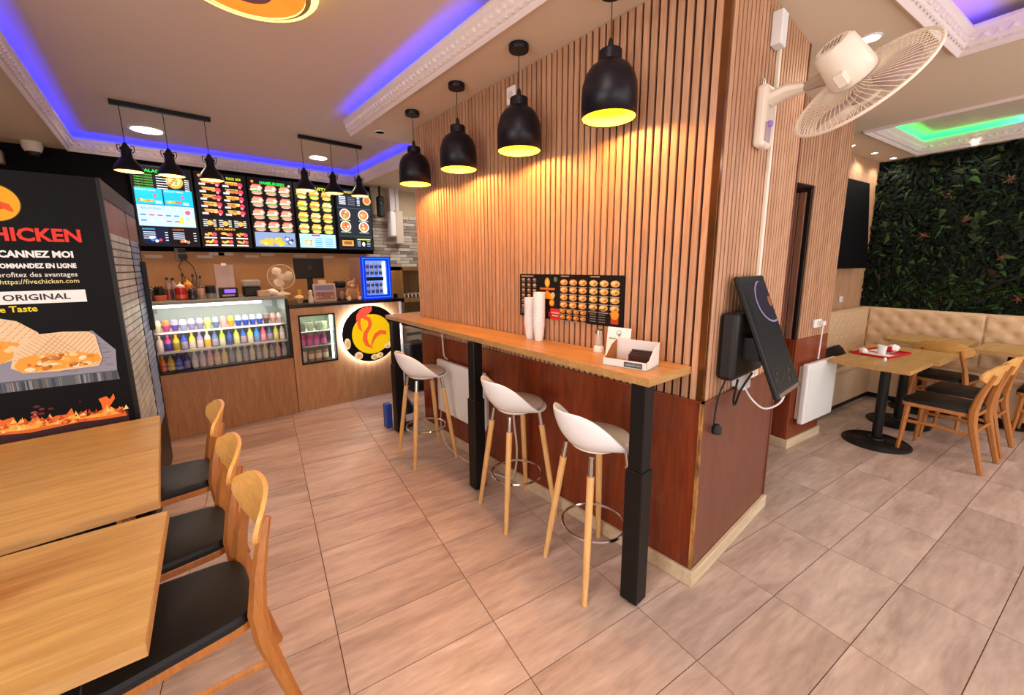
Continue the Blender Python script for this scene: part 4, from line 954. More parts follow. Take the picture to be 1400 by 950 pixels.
g=G(); g.tube([(0,.05,.19),(0,.04,.06),(0,.02,.0)],.014,8); g.box(-.045,.045,.02,.07,.15,.22); obj('stand',g,M_offw,t)
g=G(); g.lathe([(.075,0),(.07,.012),(.02,.03)],20); obj('foot',g,M_offw,t,smooth=True)
t.location=(.967,4.90,ZT)
# things on the right counter, top 1.168
ZR=1.1685
t=thing('monitor','black till monitor seen from behind above the right counter','monitor',(1.27,4.98,ZR))
g=G(); g.box(-.155,.155,-.015,.015,.255,.485); obj('casing',g,M_black,t,bevel=.006); g=G(); g.box(-.028,.028,-.005,.02,.03,.30); g.box(-.10,.10,-.06,.08,0,.02); obj('stand',g,M_blackm,t); g=G(); g.lathe([(.03,0),(.028,.006)],16,Matrix.Translation((0,-.015,.38))@Matrix.Rotation(PI/2,4,'X')); obj('round_mark',g,mat('dim_mark','1c1a1e',.3),t)
t=thing('photo_frame','grey-framed picture stand on the right counter','frame',(1.37,4.80,ZR)); t.scale=(1.15,1,1.15)
M=Matrix.Rotation(math.radians(-8),4,'X'); g=G(); g.box(-.105,.105,0,.012,0,.175,M=M); obj('frame',g,mat('pale_frame','b8a49c',.4),t,bevel=.003)
c=Canvas((0,-.001,0),(1,0,0),tuple(M.to_3x3()@Vector((0,0,1)))); c.rect(-.088,.018,.088,.157,'8c7470',1); c.rect(-.088,.11,.088,.157,'7c7c9c',2); c.rect(-.088,.095,.088,.11,'a8a0b8',3)
for k in range(14): c.disc(-.075+k*.0115,.045+.018*(k%3),.012,MC.choice(['b48470','9c5c58','c89c74','7c5460']),3+k%3,7)
c.build('picture',M_print,t)
g=G(); g.box(-.04,.04,-.01,.03,0,.235); single('card_stand',g,cm('e8c8a0',.7),'pale card behind the grey-framed picture','card',(1.37,4.90,ZR))
g=G(); g.box(-.022,.022,-.02,.02,0,.14); single('yellow_packet',g,cm('c89a28',.5),'yellow packet between the white fan and the till monitor','packet',(1.125,4.90,ZR),bevel=.004)
t=thing('white_figurine','small white figurine left of the grey-framed picture','figurine',(1.205,4.76,ZR)); g=G(); g.lathe([(.028,0),(.03,.05),(.018,.08),(.022,.10),(.02,.125),(.005,.14)],12); obj('body',g,cm('cdbfae'),t,smooth=True)
t=thing('bowl','beige bowl with a peach-coloured top at the joint of the two counters','bowl',(1.085,4.75,ZR)); g=G(); g.lathe([(.03,0),(.05,.05),(.055,.055)],16); obj('bowl',g,cm('b89878'),t,smooth=True); o=obj('contents',crumple(.042,12),cm('ecc8a4',.7),t); o.location.z=.04
g=G(); g.box(-.055,.055,-.06,.06,0,.14); t=thing('card_machine','black till printer left of the glowing blue fridge','printer',(1.60,5.02,ZR)); obj('body',g,cm('806058',.6),t,bevel=.008); g=G(); g.box(-.06,.06,-.065,.06,.14,.22); obj('cover',g,M_blackm,t,bevel=.02)
# plush rabbit
M_pl=mat('plush_brown','b08264',.95,bump=.6,bscale=200); M_pl2=mat('plush_cream','e0c4a8',.95,bump=.6,bscale=200)
t=thing('plush_rabbit','seated brown plush animal in front of the glowing blue fridge','soft toy',(1.645,4.745,ZR)); t.scale=(1.4,.95,1.4)
g=G(); g.sphere((0,0,.055),(.050,.045,.058),16,10); obj('body',g,M_pl,t,smooth=True)
g=G(); g.sphere((0,-.01,.130),(.036,.034,.034),16,10); hd=obj('head',g,M_pl,t,smooth=True)
g=G(); g.sphere((0,-.04,.122),(.018,.014,.013),10,8); obj('muzzle',g,M_pl2,hd,smooth=True)
g=G(); g.sphere((-.014,-.040,.140),.004,6,5); g.sphere((.014,-.040,.140),.004,6,5); g.sphere((0,-.054,.125),.004,6,5); obj('eyes_and_nose',g,M_blackm,hd)
for s,tip in ((-1,(-.055,.0,.205)),(1,(.035,.01,.165))): g=G(); g.tube([(s*.015,-.005,.150),(s*.028,0,.175),tip],[.010,.014,.005],8,flat=.5); obj('ear',g,M_pl,hd,smooth=True)
for s in (-1,1):
    g=G(); g.tube([(s*.035,-.02,.085),(s*.05,-.045,.05),(s*.03,-.06,.035)],[.014,.014,.012],8); obj('arm',g,M_pl,t,smooth=True)
    g=G(); g.tube([(s*.035,-.02,.025),(s*.045,-.06,.018),(s*.042,-.075,.02)],[.020,.018,.016],8); lg=obj('leg',g,M_pl,t,smooth=True); g=G(); g.sphere((s*.042,-.088,.020),(.016,.008,.018),10,6); obj('foot_sole',g,M_pl2,lg,smooth=True)
    g=G(); g.sphere((s*.078,.0,.045),(.022,.03,.040),8,6); obj('side_cushion',g,cm('8c6c5c',.9),t,smooth=True)
t=thing('table_flag','orange and yellow triangular table card between the plush toy and the blue fridge','card',(1.735,4.82,ZR)); c=Canvas((0,0,0),(1,0,0),(0,0,1)); c.poly([(-.045,0),(.05,0),(.01,.20)],'e07838',1); c.poly([(-.01,.03),(.045,.0),(.01,.17)],'f0b03c',2); c.build('print',M_print,t); g=G(); g.prism([(-.045,.001),(.05,.001),(.05,.004),(-.045,.004)],0,.001); g.add([(-.045,.002,0),(.05,.002,0),(.01,.002,.2),(-.045,.006,0),(.05,.006,0),(.01,.006,.2)],[(0,2,1),(3,4,5),(0,1,4,3),(1,2,5,4),(2,0,3,5)]); obj('card',g,cm('c86c38',.6),t)
# mini fridge
t=thing('mini_fridge','small drinks fridge with a glowing blue frame on the right counter','fridge',(1.945,4.70,ZR))
g=G(); g.box(-.19,.17,.03,.40,.012,.49); g.box(-.19,.17,.03,.05,.0,.012); b=obj('body',g,mat('fridge_body','8c6c60',.5),t)
M_bled=mat('blue_led_frame','1450ff',.4,emit=4.5,ecol='1040ff')
M_bfr=mat('blue_frame','0c2a9c',.4,emit=.8,ecol='0828d0')
g=G()
for a in ((-.19,.17,0,.05),(-.19,.17,.455,.50),(-.19,-.14,.05,.455),(.12,.17,.05,.455)): g.box(a[0],a[1],0,.03,a[2],a[3])
obj('door_frame',g,M_bfr,t)
g=G()
for a in ((-.172,.152,.018,.028),(-.172,.152,.474,.484),(-.172,-.163,.018,.484),(.143,.152,.018,.484)): g.box(a[0],a[1],-.004,.0,a[2],a[3])
obj('led_line',g,M_bled,t)
g=G(); g.box(-.14,.12,.026,.03,.05,.455); obj('back_light',g,mat('fridge_backlight','7aa4ff',.5,emit=.9,ecol='6c98f8'),t)
g=G(); g.box(.085,.10,.010,.016,.06,.44); obj('light_tube',g,M_wglow,t)
g=G(); g.box(-.13,.08,.012,.02,.22,.262); obj('price_bar',g,M_blackm,t)
for row in range(2):
    for rr in range(2):
        z0=.06+row*.215+rr*.075
        for k in range(4):
            bottle('slim silver can in the glowing blue fridge, %s of four in the %s row'%(ORD[k],('bottom','second','third','top')[row*2+rr]),1.945-.115+k*.052,4.70+.005,ZR+z0,.072,.019,'c0ccec' if k%2 else 'a8b8e0','d0d0d0','34408c','cans in the blue fridge','can','drink_can',10)
g=G(); g.box(-.02,.02,-.02,.02,0,.05); single('black_pot',g,M_blackm,'tiny black pot right of the blue fridge','pot',(2.185,4.76,ZR))
# ---- pipes and boxes on the back wall
t=thing('wall_boiler','white wall-mounted unit with a pipe duct, right of the menu screens','boiler',(2.80,5.98,0))
g=G(); g.box(-.10,.0,-.06,.06,2.0,2.38); obj('casing',g,M_white,t,bevel=.03,seg=3); g=G(); g.box(.0,.12,-.04,.10,1.90,2.40); obj('casing',g,mat('beige_casing','cdb9a4',.5),t,bevel=.01)
g=G(); g.box(-.05,.03,.02,.10,2.38,2.724); g.box(.05,.10,.04,.10,2.40,2.724); obj('duct',g,M_mould,t)
t=thing('wall_speaker','black speaker hanging from the ceiling right of the menu screens','speaker',(2.575,5.95,2.42)); g=G(); g.box(-.05,.05,-.05,.05,-.14,.16); obj('box',g,M_blackm,t,bevel=.02); g=G(); g.box(-.012,.012,.0,.03,.16,.304); obj('bracket',g,M_blackm,t); g=G(); g.lathe([(.04,0),(.035,.008),(.001,.004)],16,Matrix.Translation((-.0,-.05,.06))@Matrix.Rotation(PI/2,4,'X')); obj('cone',g,M_black,t)
# kitchen rack seen past the end of the partition
M_rack=wood('rack_wood','a8804c','c49a60','Z',.5,2,8,.05)
t=thing('kitchen_rack','light wooden open rack past the end of the slatted wall','shelf',(2.36,4.95,0))
g=G(); 
for a in ((0,.03,.0,.4,0,1.55),(.55,.58,0,.4,0,1.55),(0,.58,0,.4,1.50,1.55),(0,.58,0,.4,1.08,1.14),(0,.58,0,.4,.80,.83),(.0,.58,.38,.40,0,1.55)): g.box(*a)
obj('frame',g,M_rack,t,bevel=.002)
g=G()
for k in range(9): g.tube([(.05+k*.055,.02,1.145),(.05+k*.055,.02,1.185),(.05+k*.055,.25,1.19)],.012,6)
obj('plate_stack',g,M_white,t); bpy.data.objects
t=thing('white_machine','white kitchen machine on the floor beyond the bar, below the rack','machine',(2.42,4.86,0)); g=G(); g.box(-.12,.12,-.08,.08,.12,.78); obj('casing',g,mat('old_white','c9bfae',.5,vary=.15),t,bevel=.015); g=G(); g.box(-.05,.07,-.085,-.08,.3,.6); g.box(-.10,.10,-.083,-.08,.66,.70); obj('panel',g,mat('grey_panel','6c6258',.5),t); g=G(); g.box(-.11,.11,-.07,.07,0,.12); obj('base',g,M_blackm,t)
g=G(); g.box(-.12,.12,-.10,.10,0,.62); single('black_bin',g,M_blackm,'black bin between the counter end and the white kitchen machine','bin',(2.32,4.55,0),bevel=.02)
t=thing('canister','dark canister with a blue cap and white label, behind the farthest bar leg','canister',(1.66,3.56,0))
g=G(); g.lathe([(.095,0),(.10,.02),(.10,.20),(.06,.26),(.045,.27)],18); obj('body',g,cm('1c1a1e',.4),t,smooth=True); g=G(); g.lathe([(.101,.07),(.101,.14)],18,caps=False); obj('label',g,M_white,t); g=G(); g.lathe([(.045,.27),(.045,.30)],14); obj('cap',g,cm('1848c0'),t)
g=G(); g.box(-.03,.03,-.04,.04,0,.24); single('blue_carton',g,cm('2450b4',.5),'blue carton peeping out left of the farthest bar leg','carton',(1.515,3.62,0),bevel=.006)
# ---- drinks fridge with printed side
FX=-.186; FY=2.955; FD=1.14; fa=math.radians(-4.3)
t=thing('drinks_fridge','tall black drinks fridge with a printed advertising side and doors with a painted-in silvery reflection','fridge',(FX-(FX*math.cos(fa)-FY*math.sin(fa)),FY-(FX*math.sin(fa)+FY*math.cos(fa)),0),fa)
g=G(); g.box(-.95,-.90,FY+.012,FY+FD,.10,1.97); g.box(-.95,FX-.01,FY+.012,FY+FD,.08,.2); g.box(-.95,FX-.01,FY+.012,FY+FD,1.88,1.995); g.box(-.95,FX-.01,FY+.012,FY+.04,.1,1.97); g.box(-.95,FX-.01,FY+FD-.03,FY+FD,.1,1.97); obj('cabinet',g,M_blackm,t,bevel=.004)
g=G(); g.box(-.93,FX-.05,FY+.05,FY+FD-.05,0,.08); obj('plinth',g,M_black,t)
g=G(); g.box(-.90,FX,FY,FY+.012,.05,2.0); g.box(-.95,FX-.005,FY+.012,FY+FD,1.985,1.998); obj('side_panel',g,mat('ad_black','0b0a0c',.5,spec=.15),t)
g=G(); g.box(FX-.012,FX+.004,FY-.002,FY+.03,.05,2.0); g.box(FX-.012,FX+.002,FY+.685,FY+.71,.1,1.98); g.box(FX-.012,FX+.002,FY+FD-.02,FY+FD,.1,1.98); g.box(FX-.012,FX+.002,FY,FY+FD,1.91,2.0); g.box(FX-.012,FX+.002,FY,FY+FD,.05,.42); obj('door_frame',g,M_black,t)
g=G(); g.box(FX-.006,FX-.002,FY+.03,FY+.685,.42,1.91); g.box(FX-.006,FX-.002,FY+.71,FY+FD-.02,.42,1.91); obj('door_panel',g,mat('reflection_ground','4a4c4a',.4),t)  # dark door glass, ground for the reflection built on it
g=G(); g.box(FX,FX+.03,FY+1.0,FY+1.04,1.10,1.60); obj('handle',g,M_blackm,t,bevel=.006)
g=G(); g.box(-.90,-.89,FY+.04,FY+FD-.03,.2,1.9); obj('lining',g,mat('fridge_white','e6e8e8',.4),t)
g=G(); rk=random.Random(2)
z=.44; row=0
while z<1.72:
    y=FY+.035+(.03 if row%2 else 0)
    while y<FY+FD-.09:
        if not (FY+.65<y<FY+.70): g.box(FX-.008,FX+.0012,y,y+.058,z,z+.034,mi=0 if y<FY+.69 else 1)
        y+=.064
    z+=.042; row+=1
o=obj('reflection_bricks',g,[mat('silver_reflection','cdd4d2',.4,.25,vary=.4),mat('blue_reflection','94b0dc',.35,.25,vary=.4)],t); o['kind']='stuff'  # reflection in the door glass, built as silver and blue bricks
g=G(); g.box(FX-.008,FX+.001,FY+.03,FY+FD-.02,1.73,1.90); obj('header_reflection',g,mat('reddish_reflection','8c6058',.4,vary=.3),t)  # reddish reflection at the door tops, put into the panel colour
g=G(); g.box(FX-.026,FX-.014,FY+.03,FY+.042,.45,1.88); g.box(FX-.026,FX-.014,FY+.665,FY+.677,.45,1.88); g.box(FX-.026,FX-.014,FY+.72,FY+.732,.45,1.88); obj('light_tube',g,mat('fridge_fill_tube','ffffff',.5,emit=7,ecol='eef6ff'),t)  # added glowing tubes behind the doors, put in to brighten them
# printed side
c=Canvas((0,FY-.0004,0),(1,0,0),(0,0,1),.0005)
ADP={
'wrap1':[(-0.90,1.36),(-0.652, 1.342), (-0.592, 1.32), (-0.55, 1.306), (-0.49, 1.246), (-0.482, 1.22), (-0.52, 1.16), (-0.594, 1.118), (-0.622, 1.109), (-0.687, 1.099),(-.9,1.08)],
'wrap1fill':[(-.9,1.20),(-0.67, 1.216), (-0.607, 1.215), (-0.56, 1.202), (-0.537, 1.177), (-0.593, 1.125), (-0.621, 1.112), (-0.686, 1.106),(-.9,1.09)],
'wrap2':[(-0.599, 1.083), (-0.573, 1.175), (-0.542, 1.206), (-0.492, 1.236), (-0.407, 1.241), (-0.32, 1.234), (-0.296, 1.213), (-0.291, 1.15), (-0.285, 1.087), (-0.303, 1.051), (-0.445, 1.045), (-0.563, 1.052)],
'fill2':[(-0.587, 1.088), (-0.566, 1.124), (-0.517, 1.138), (-0.446, 1.135), (-0.384, 1.137), (-0.296, 1.112), (-0.289, 1.08), (-0.342, 1.061), (-0.493, 1.053), (-0.567, 1.056)],
'boardtop':[(-.9,1.021),(-.9,1.08),(-0.684, 1.116), (-0.474, 1.19), (-0.306, 1.237), (-0.231, 1.126), (-0.239, 1.016)],
'boardfront':[(-.9,.967),(-.9,1.021),(-0.239, 1.016), (-0.234, 0.966)],
'log':[(-0.9, 0.775), (-0.662, 0.82), (-0.528, 0.79), (-0.4, 0.811), (-0.293, 0.808), (-0.224, 0.787), (-0.225, 0.70), (-0.9, 0.70)],
'fl1':[(-.9,.81),(-0.727, 0.816), (-0.698, 0.873), (-0.66, 0.834), (-0.625, 0.843), (-0.615, 0.806), (-0.573, 0.81), (-0.555, 0.851), (-0.543, 0.817), (-0.528, 0.79), (-0.488, 0.818), (-0.451, 0.816), (-0.429, 0.846), (-0.421, 0.792), (-0.377, 0.825), (-0.383, 0.782), (-0.349, 0.798), (-0.319, 0.815), (-0.321, 0.847), (-0.328, 0.873), (-0.297, 0.882), (-0.286, 0.863), (-0.268, 0.892), (-0.266, 0.863), (-0.291, 0.824), (-0.265, 0.801), (-0.234, 0.781), (-0.23, 0.759), (-0.326, 0.759), (-0.406, 0.765), (-0.496, 0.758), (-0.581, 0.752), (-0.67, 0.763), (-.9,.76)],
'fl2':[(-0.729, 0.802), (-0.664, 0.805), (-0.619, 0.804), (-0.562, 0.8), (-0.548, 0.815), (-0.517, 0.78), (-0.453, 0.797), (-0.431, 0.811), (-0.403, 0.784), (-0.363, 0.793), (-0.317, 0.794), (-0.3, 0.838), (-0.293, 0.808), (-0.254, 0.778), (-0.324, 0.775), (-0.404, 0.78), (-0.506, 0.773), (-0.601, 0.769), (-0.668, 0.777)]}
def inpoly(x,y,P):
    r=False;n=len(P)
    for i in range(n):
        (x1,y1),(x2,y2)=P[i],P[i-1]
        if (y1>y)!=(y2>y) and x<(x2-x1)*(y-y1)/(y2-y1)+x1: r=not r
    return r
c.poly(ADP['boardtop'],'8e8d9c',1); c.poly(ADP['boardfront'],'5a6069',1)
rk=random.Random(4)
for k in range(90):
    x=rk.uniform(-.88,-.25); c.rect(x,.967,x+rk.uniform(.004,.012),1.012,rk.choice(['74777f','474b52','8d8f96','3c4a58','6a6258']),2+k%3)
for k in range(40):
    x=rk.uniform(-.45,-.25); y=rk.uniform(1.03,1.17)
    if inpoly(x,y,ADP['boardtop']): c.rect(x-.02,y,x+.01,y+.003,'6f6f82',2+k%2)
for nm,fl,k0 in (('wrap1','wrap1fill',6),('wrap2','fill2',12)):
    P=ADP[nm]; c.poly(P,'e6c9a0',k0); xs=[p[0] for p in P];ys=[p[1] for p in P]
    for q in range(46):   # grill marks both ways
        for s in (1,-1):
            x=min(xs)+q*(max(xs)-min(xs))/45
            for w in range(18):
                y=min(ys)+w*(max(ys)-min(ys))/18; xx=x+s*(y-min(ys))*.9
                if q%3==0 and inpoly(xx,y,P) and inpoly(xx+s*.012,y+.012,P): c.poly([(xx,y),(xx+.003,y),(xx+.003+s*.011,y+.012),(xx+s*.011,y+.012)],'c08a58' if s>0 else 'd09c68',k0+1)
    P=ADP[fl]; c.poly(P,'e8a03c',k0+2)
    for q in range(70):
        x=rk.uniform(min(p[0] for p in P),max(p[0] for p in P)); y=rk.uniform(min(p[1] for p in P),max(p[1] for p in P))
        if inpoly(x,y,P) and inpoly(x-.02,y,P) and inpoly(x+.02,y,P): c.disc(x,y,rk.uniform(.006,.02),rk.choice(['f2cf96','d88828','f6e0b8','e8b458','c8701c']),k0+3+q%3,8,rk.uniform(.006,.012))
c.poly(ADP['log'],'3c2226',2)
c.poly(ADP['fl1'],'e8702c',4); c.poly(ADP['fl2'],'f8b450',6)
for q in range(120):
    x=rk.uniform(-.88,-.24); y=rk.uniform(.765,.81); w=rk.uniform(.008,.03); 
    c.poly([(x,y),(x+w,y+.002),(x+w*.7,y+rk.uniform(.008,.03)),(x+w*.3,y+.006)],rk.choice(['ffc860','f08c38','ffdc98','d8501c','b83818','f8a848']),7+q%3)
for x,y,r_ in ((-.545,.878,.012),(-.53,.862,.010),(-.557,.85,.012),(-.535,.84,.014),(-.50,.858,.01),(-.395,.872,.004),(-.56,.83,.012)): c.disc(x,y,r_,rk.choice(['7c2830','a04048','5c2028']),4,8,r_*.6)
c.disc(-.545,1.852,.086,'3a2a14',1,40); c.disc(-.545,1.852,.082,'f0a818',2,40)
ribbon(c,[(-.66,1.80),(-.60,1.845),(-.55,1.85),(-.505,1.835),(-.49,1.815)],[.01,.02,.018,.014,.004],'e0541c',4)
ribbon(c,[(-.60,1.79),(-.56,1.82),(-.52,1.832)],[.012,.012,.006],'d84818',5)
c.text('FIVE CHICKEN',-.800,1.680,-.283,1.744,'e03424',3,.035)
c.text('SCANNEZ MOI',-.583,1.604,-.322,1.638,'f2f0ee',3,.045)
c.text('COMMANDEZ EN LIGNE',-.583,1.554,-.318,1.578,'f2f0ee',3,.045)
c.text('profitez des avantages',-.578,1.506,-.320,1.536,'ece8e4',3,.005)
c.text('https://fivechicken.com',-.575,1.474,-.318,1.503,'e8dc9c',3,.005)
c.rect(-.88,1.386,-.303,1.447,'f0eeee',3); c.text('ORIGINAL',-.578,1.402,-.358,1.432,'2c2c30',5,.02)
c.text('The Taste',-.640,1.348,-.476,1.378,'f0d820',3,.02)
c.build('advert_print',M_print,t)
# security camera and small box on the soffit at the left
t=thing('security_camera','white dome security camera on the soffit at the far left','camera',(-.78,5.95,0)); g=G(); g.lathe([(.07,ZC-.0005),(.07,ZC-.05),(.055,ZC-.09)],18); obj('housing',g,M_offw,t,smooth=True); g=G(); g.lathe([(.05,ZC-.09),(.042,ZC-.12),(.02,ZC-.135),(.001,ZC-.137)],18); obj('dome',g,M_blackm,t,smooth=True)
g=G(); g.box(-.06,.06,-.05,.05,-.06,.06); single('alarm_box',g,cm('8c7468',.5),'pinkish box on the dark wall at the far left edge','box',(-1.02,5.9,2.55),bevel=.01)
# ============================================================ THINGS ON THE WALLS AND ON THE BAR
# ---- poster on the slats
t=thing('menu_poster','wide dark menu poster in four columns stuck on the slatted wall','poster',(1.789,0,0))
c=Canvas((-.002,0,0),(0,-1,0),(0,0,1),.0004)
X0,X1,Z0,Z1=-1.985,-1.185,1.225,1.498
g=G(); g.box(-.0018,.0,-X1,-X0,Z0,Z1); obj('sheet',g,M_blackm,t)
c.rect(X0,Z0,X1,Z1,'14100f',0); W_=X1-X0
def cx(f): return X0+W_*f
rp=random.Random(8)
def meal(x,y,s,k=3,cols=('d89040','b86030','e8b868','8c5830')):
    c.disc(x,y,s,cols[0],k,9,s*.6); c.disc(x-s*.2,y+s*.1,s*.6,cols[2],k+1,7,s*.3); c.disc(x+s*.3,y-s*.1,s*.35,cols[1],k+2,6,s*.25); c.rect(x-s,y-s*.95,x+s,y-s*.78,'a09890',k)
for r in range(6):
    for q in range(3): x=cx(.03+q*.065)+.012; y=Z1-.035-r*.034; meal(x,y,.0165,3,(rp.choice(['b87c50','8c5c6c','c8a878']),'7c5868','c0b0a8','5c4c58'))
for r in range(5): c.rect(cx(.02),Z0+.02+r*.011,cx(.10),Z0+.025+r*.011,'8c8478',3)
c.rect(cx(.02),Z1-.016,cx(.16),Z1-.010,'b8a890',3)
c.disc(cx(.315),Z1-.05,.022,'e89428',3,12,.030); c.disc(cx(.315),Z1-.052,.012,'f4c860',4,8,.018); c.disc(cx(.40),Z1-.03,.015,'5c7468',3,10)
c.rect(cx(.235),Z1-.095,cx(.395),Z1-.082,'c86828',4)
c.poly([(cx(.24),Z1-.15),(cx(.39),Z1-.15),(cx(.35),Z1-.115),(cx(.315),Z1-.098),(cx(.28),Z1-.115)],'e8942c',4); c.disc(cx(.375),Z1-.125,.018,'c8b890',5,9); c.disc(cx(.365),Z1-.172,.022,'e87c20',5,12); c.disc(cx(.365),Z1-.172,.013,'f4b840',6,9)
c.rect(cx(.33),Z0+.012,cx(.425),Z0+.045,'a02c20',3)
for q0 in (.455,.725):
    for r in range(4):
        for q in range(3): meal(cx(q0+q*.088+.03),Z1-.045-r*.044,.030,3,('d8944c','c07038','ecc890','a85c30') if q0<.6 else ('d0a460','b8743c','e8d098','8c7038'))
    c.rect(cx(q0),Z1-.012,cx(q0+.08),Z1-.007,'b0a8a0',3)
for r in range(2):
    for q in range(4): meal(cx(.475+q*.065),Z0+.022+r*.036,.022,3,('c88038','a85828','e0a858','8c4820'))
for r in range(6):
    for q in range(2): c.rect(cx(.73+q*.075),Z0+.016+r*.0135,cx(.73+q*.075+.055),Z0+.021+r*.0135,'787068',3)
c.disc(cx(.935),Z0+.065,.026,'e8942c',4,12); c.rect(cx(.905),Z0+.015,cx(.965),Z0+.06,'b84420',3)
c.rect(cx(.435),Z0,cx(.437),Z1,'2c2420',3); c.rect(cx(.705),Z0,cx(.707),Z1,'2c2420',3)
c.build('print',M_print,t)
c=Canvas((1.7865,0,0),(0,-1,0),(0,0,1),.0004); 
t=thing('red_card','small red price card at the bottom of the poster','card',(0,0,0)); c.rect(-1.705,1.222,-1.625,1.292,'c83028',1); c.rect(-1.698,1.262,-1.632,1.27,'f0a898',2); c.rect(-1.69,1.245,-1.64,1.252,'f0b8a8',2); c.build('print',M_print,t)
g=G(); g.box(1.787,1.7885,1.625,1.705,1.222,1.292); obj('card',g,cm('b82c24',.6),t)
# ---- paper cup stacks
def cupstack(lab,x,y,n,rz=0):
    t=thing('cup_stack',lab,'cups',(x,y,1.0925),rz,'stacks of white paper cups on the bar')
    for k in range(n):
        z=k*.0125; g=G(); g.lathe([(.026,z),(.036,z+.093),(.0385,z+.095),(.0375,z+.098),(.035,z+.096),(.030,z+.03)],20,caps=(k==0)); 
        if k==0: g.lathe([(.001,z+.002),(.026,z)],20,caps=False)
        obj('cup',g,M_white,t,smooth=True)
cupstack('shorter stack of white paper cups, left of the taller stack',1.738,1.835,14)
cupstack('taller stack of white paper cups, right of the shorter stack',1.728,1.745,17)
# ---- glass shaker
t=thing('shaker','glass shaker with a white base and metal lid between cups and carton','shaker',(1.735,1.295,1.0925))
g=G(); g.lathe([(.028,0),(.028,.012),(.024,.03),(.022,.032)],18); obj('base',g,M_white,t,smooth=True)
g=G(); g.lathe([(.021,.032),(.020,.10)],18); obj('jar',g,mat('pale_glass','c8b4a4',.15,spec=.8),t,smooth=True)
g=G(); g.lathe([(.023,.098),(.023,.115),(.016,.12)],18); obj('lid',g,M_chrome,t,smooth=True)
# ---- white display carton with brown inside
t=thing('display_carton','white open carton with a brown inside and a dark label on the bar end','carton',(1.605,1.015,1.0925),0)
t.rotation_euler=(0,0,math.radians(10))
M_kraft=mat('kraft_inside','a8692e',.8); M_cart=mat('white_carton','e8dfd8',.55)
# local: x depth towards the wall, y along the bar. low front faces the viewer (-x/-y)
g=G(); w=.15; d=.15
def wall(p,q,h0,h1,th=.003):
    a=Vector(p);b=Vector(q);dd=(b-a).normalized();n=Vector((-dd.y,dd.x))*th
    return [(a.x,a.y,0),(b.x,b.y,0),(b.x,b.y,h1),(a.x,a.y,h0),(a.x+n.x,a.y+n.y,0),(b.x+n.x,b.y+n.y,0),(b.x+n.x,b.y+n.y,h1),(a.x+n.x,a.y+n.y,h0)]
BF=[(0,1,2,3),(4,7,6,5),(0,4,5,1),(3,2,6,7),(0,3,7,4),(1,5,6,2)]
hx=.075;hy=.105
go=G();gi=G()
go.add(wall((-hx,hy),(-hx,-hy),.035,.035),BF)            # low front
go.add(wall((hx,-hy),(hx,hy),.105,.105),BF)              # back by the wall
# near side: slopes up towards the wall
for yy,nn in ((-hy,1),(hy,-1)):
    pr_=[(-hx,0),(hx,0),(hx,.105),(.01,.085),(-.045,.04),(-hx,.035)]
    vs_=[(x,yy,z) for x,z in pr_]+[(x,yy+nn*.003,z) for x,z in pr_]; n=6
    f=[tuple(range(n)),tuple(range(2*n-1,n-1,-1))]+[(i,(i+1)%n,n+(i+1)%n,n+i) for i in range(n)]
    go.add(vs_,f)
    vs_=[(x*.98,yy+nn*.0034,z*.99) for x,z in pr_]; gi.add(vs_,[tuple(range(n))])
go.box(-hx,hx,-hy,hy,0,.003)
gi.add([(-hx+.0035,-hy+.004,.004),(-hx+.0035,hy-.004,.004),(-hx+.0035,hy-.004,.0345),(-hx+.0035,-hy+.004,.0345)],[(0,1,2,3)])
gi.add([(-hx+.003,-hy+.004,.0036),(hx-.004,-hy+.004,.0036),(hx-.004,hy-.004,.0036),(-hx+.003,hy-.004,.0036)],[(0,1,2,3)])
obj('carton',go,M_cart,t); obj('kraft_lining',gi,M_kraft,t)
c=Canvas((-hx-.0006,0,0),(0,-1,0),(0,0,1),.0003); c.rect(.0,.006,.085,.029,'4c5254',1); c.text('PRESENTEZ VOUS',.008,.013,.078,.021,'c8ccc8',2); c.build('label_print',M_print,t)
g=G(); 
for k in range(3): g.box(.02+k*.018,.032+k*.018,-.09,.02,.004,.045+.008*k)
obj('sachets',g,mat('brown_sachets','3c1c14',.5),t)
t=thing('notice_card','white printed card with a logo standing behind the carton','card',(1.66,1.13,1.0925),0); t.rotation_euler=(0,0,math.radians(8))
M=Matrix.Rotation(math.radians(8),4,'Y'); g=G(); g.box(0,.0015,-.062,.062,0,.155,M=M); obj('card',g,M_paper,t)
U=Vector((0,-1,0)); V=M.to_3x3()@Vector((0,0,1)); c=Canvas((-.0005,0,0),U,V,.0003)
c.disc(0,.128,.013,'6c6c70',1,16); c.disc(.0,.128,.0105,'f0ece6',2,16); c.rect(-.004,.112,.010,.125,'8c8c90',3)
c.text('BIENVENUE CHEZ NOUS',-.05,.094,.05,.102,'303034',1,.02); c.text('merci de votre visite',-.02,.080,.04,.086,'707074',1); c.build('print',M_print,t)
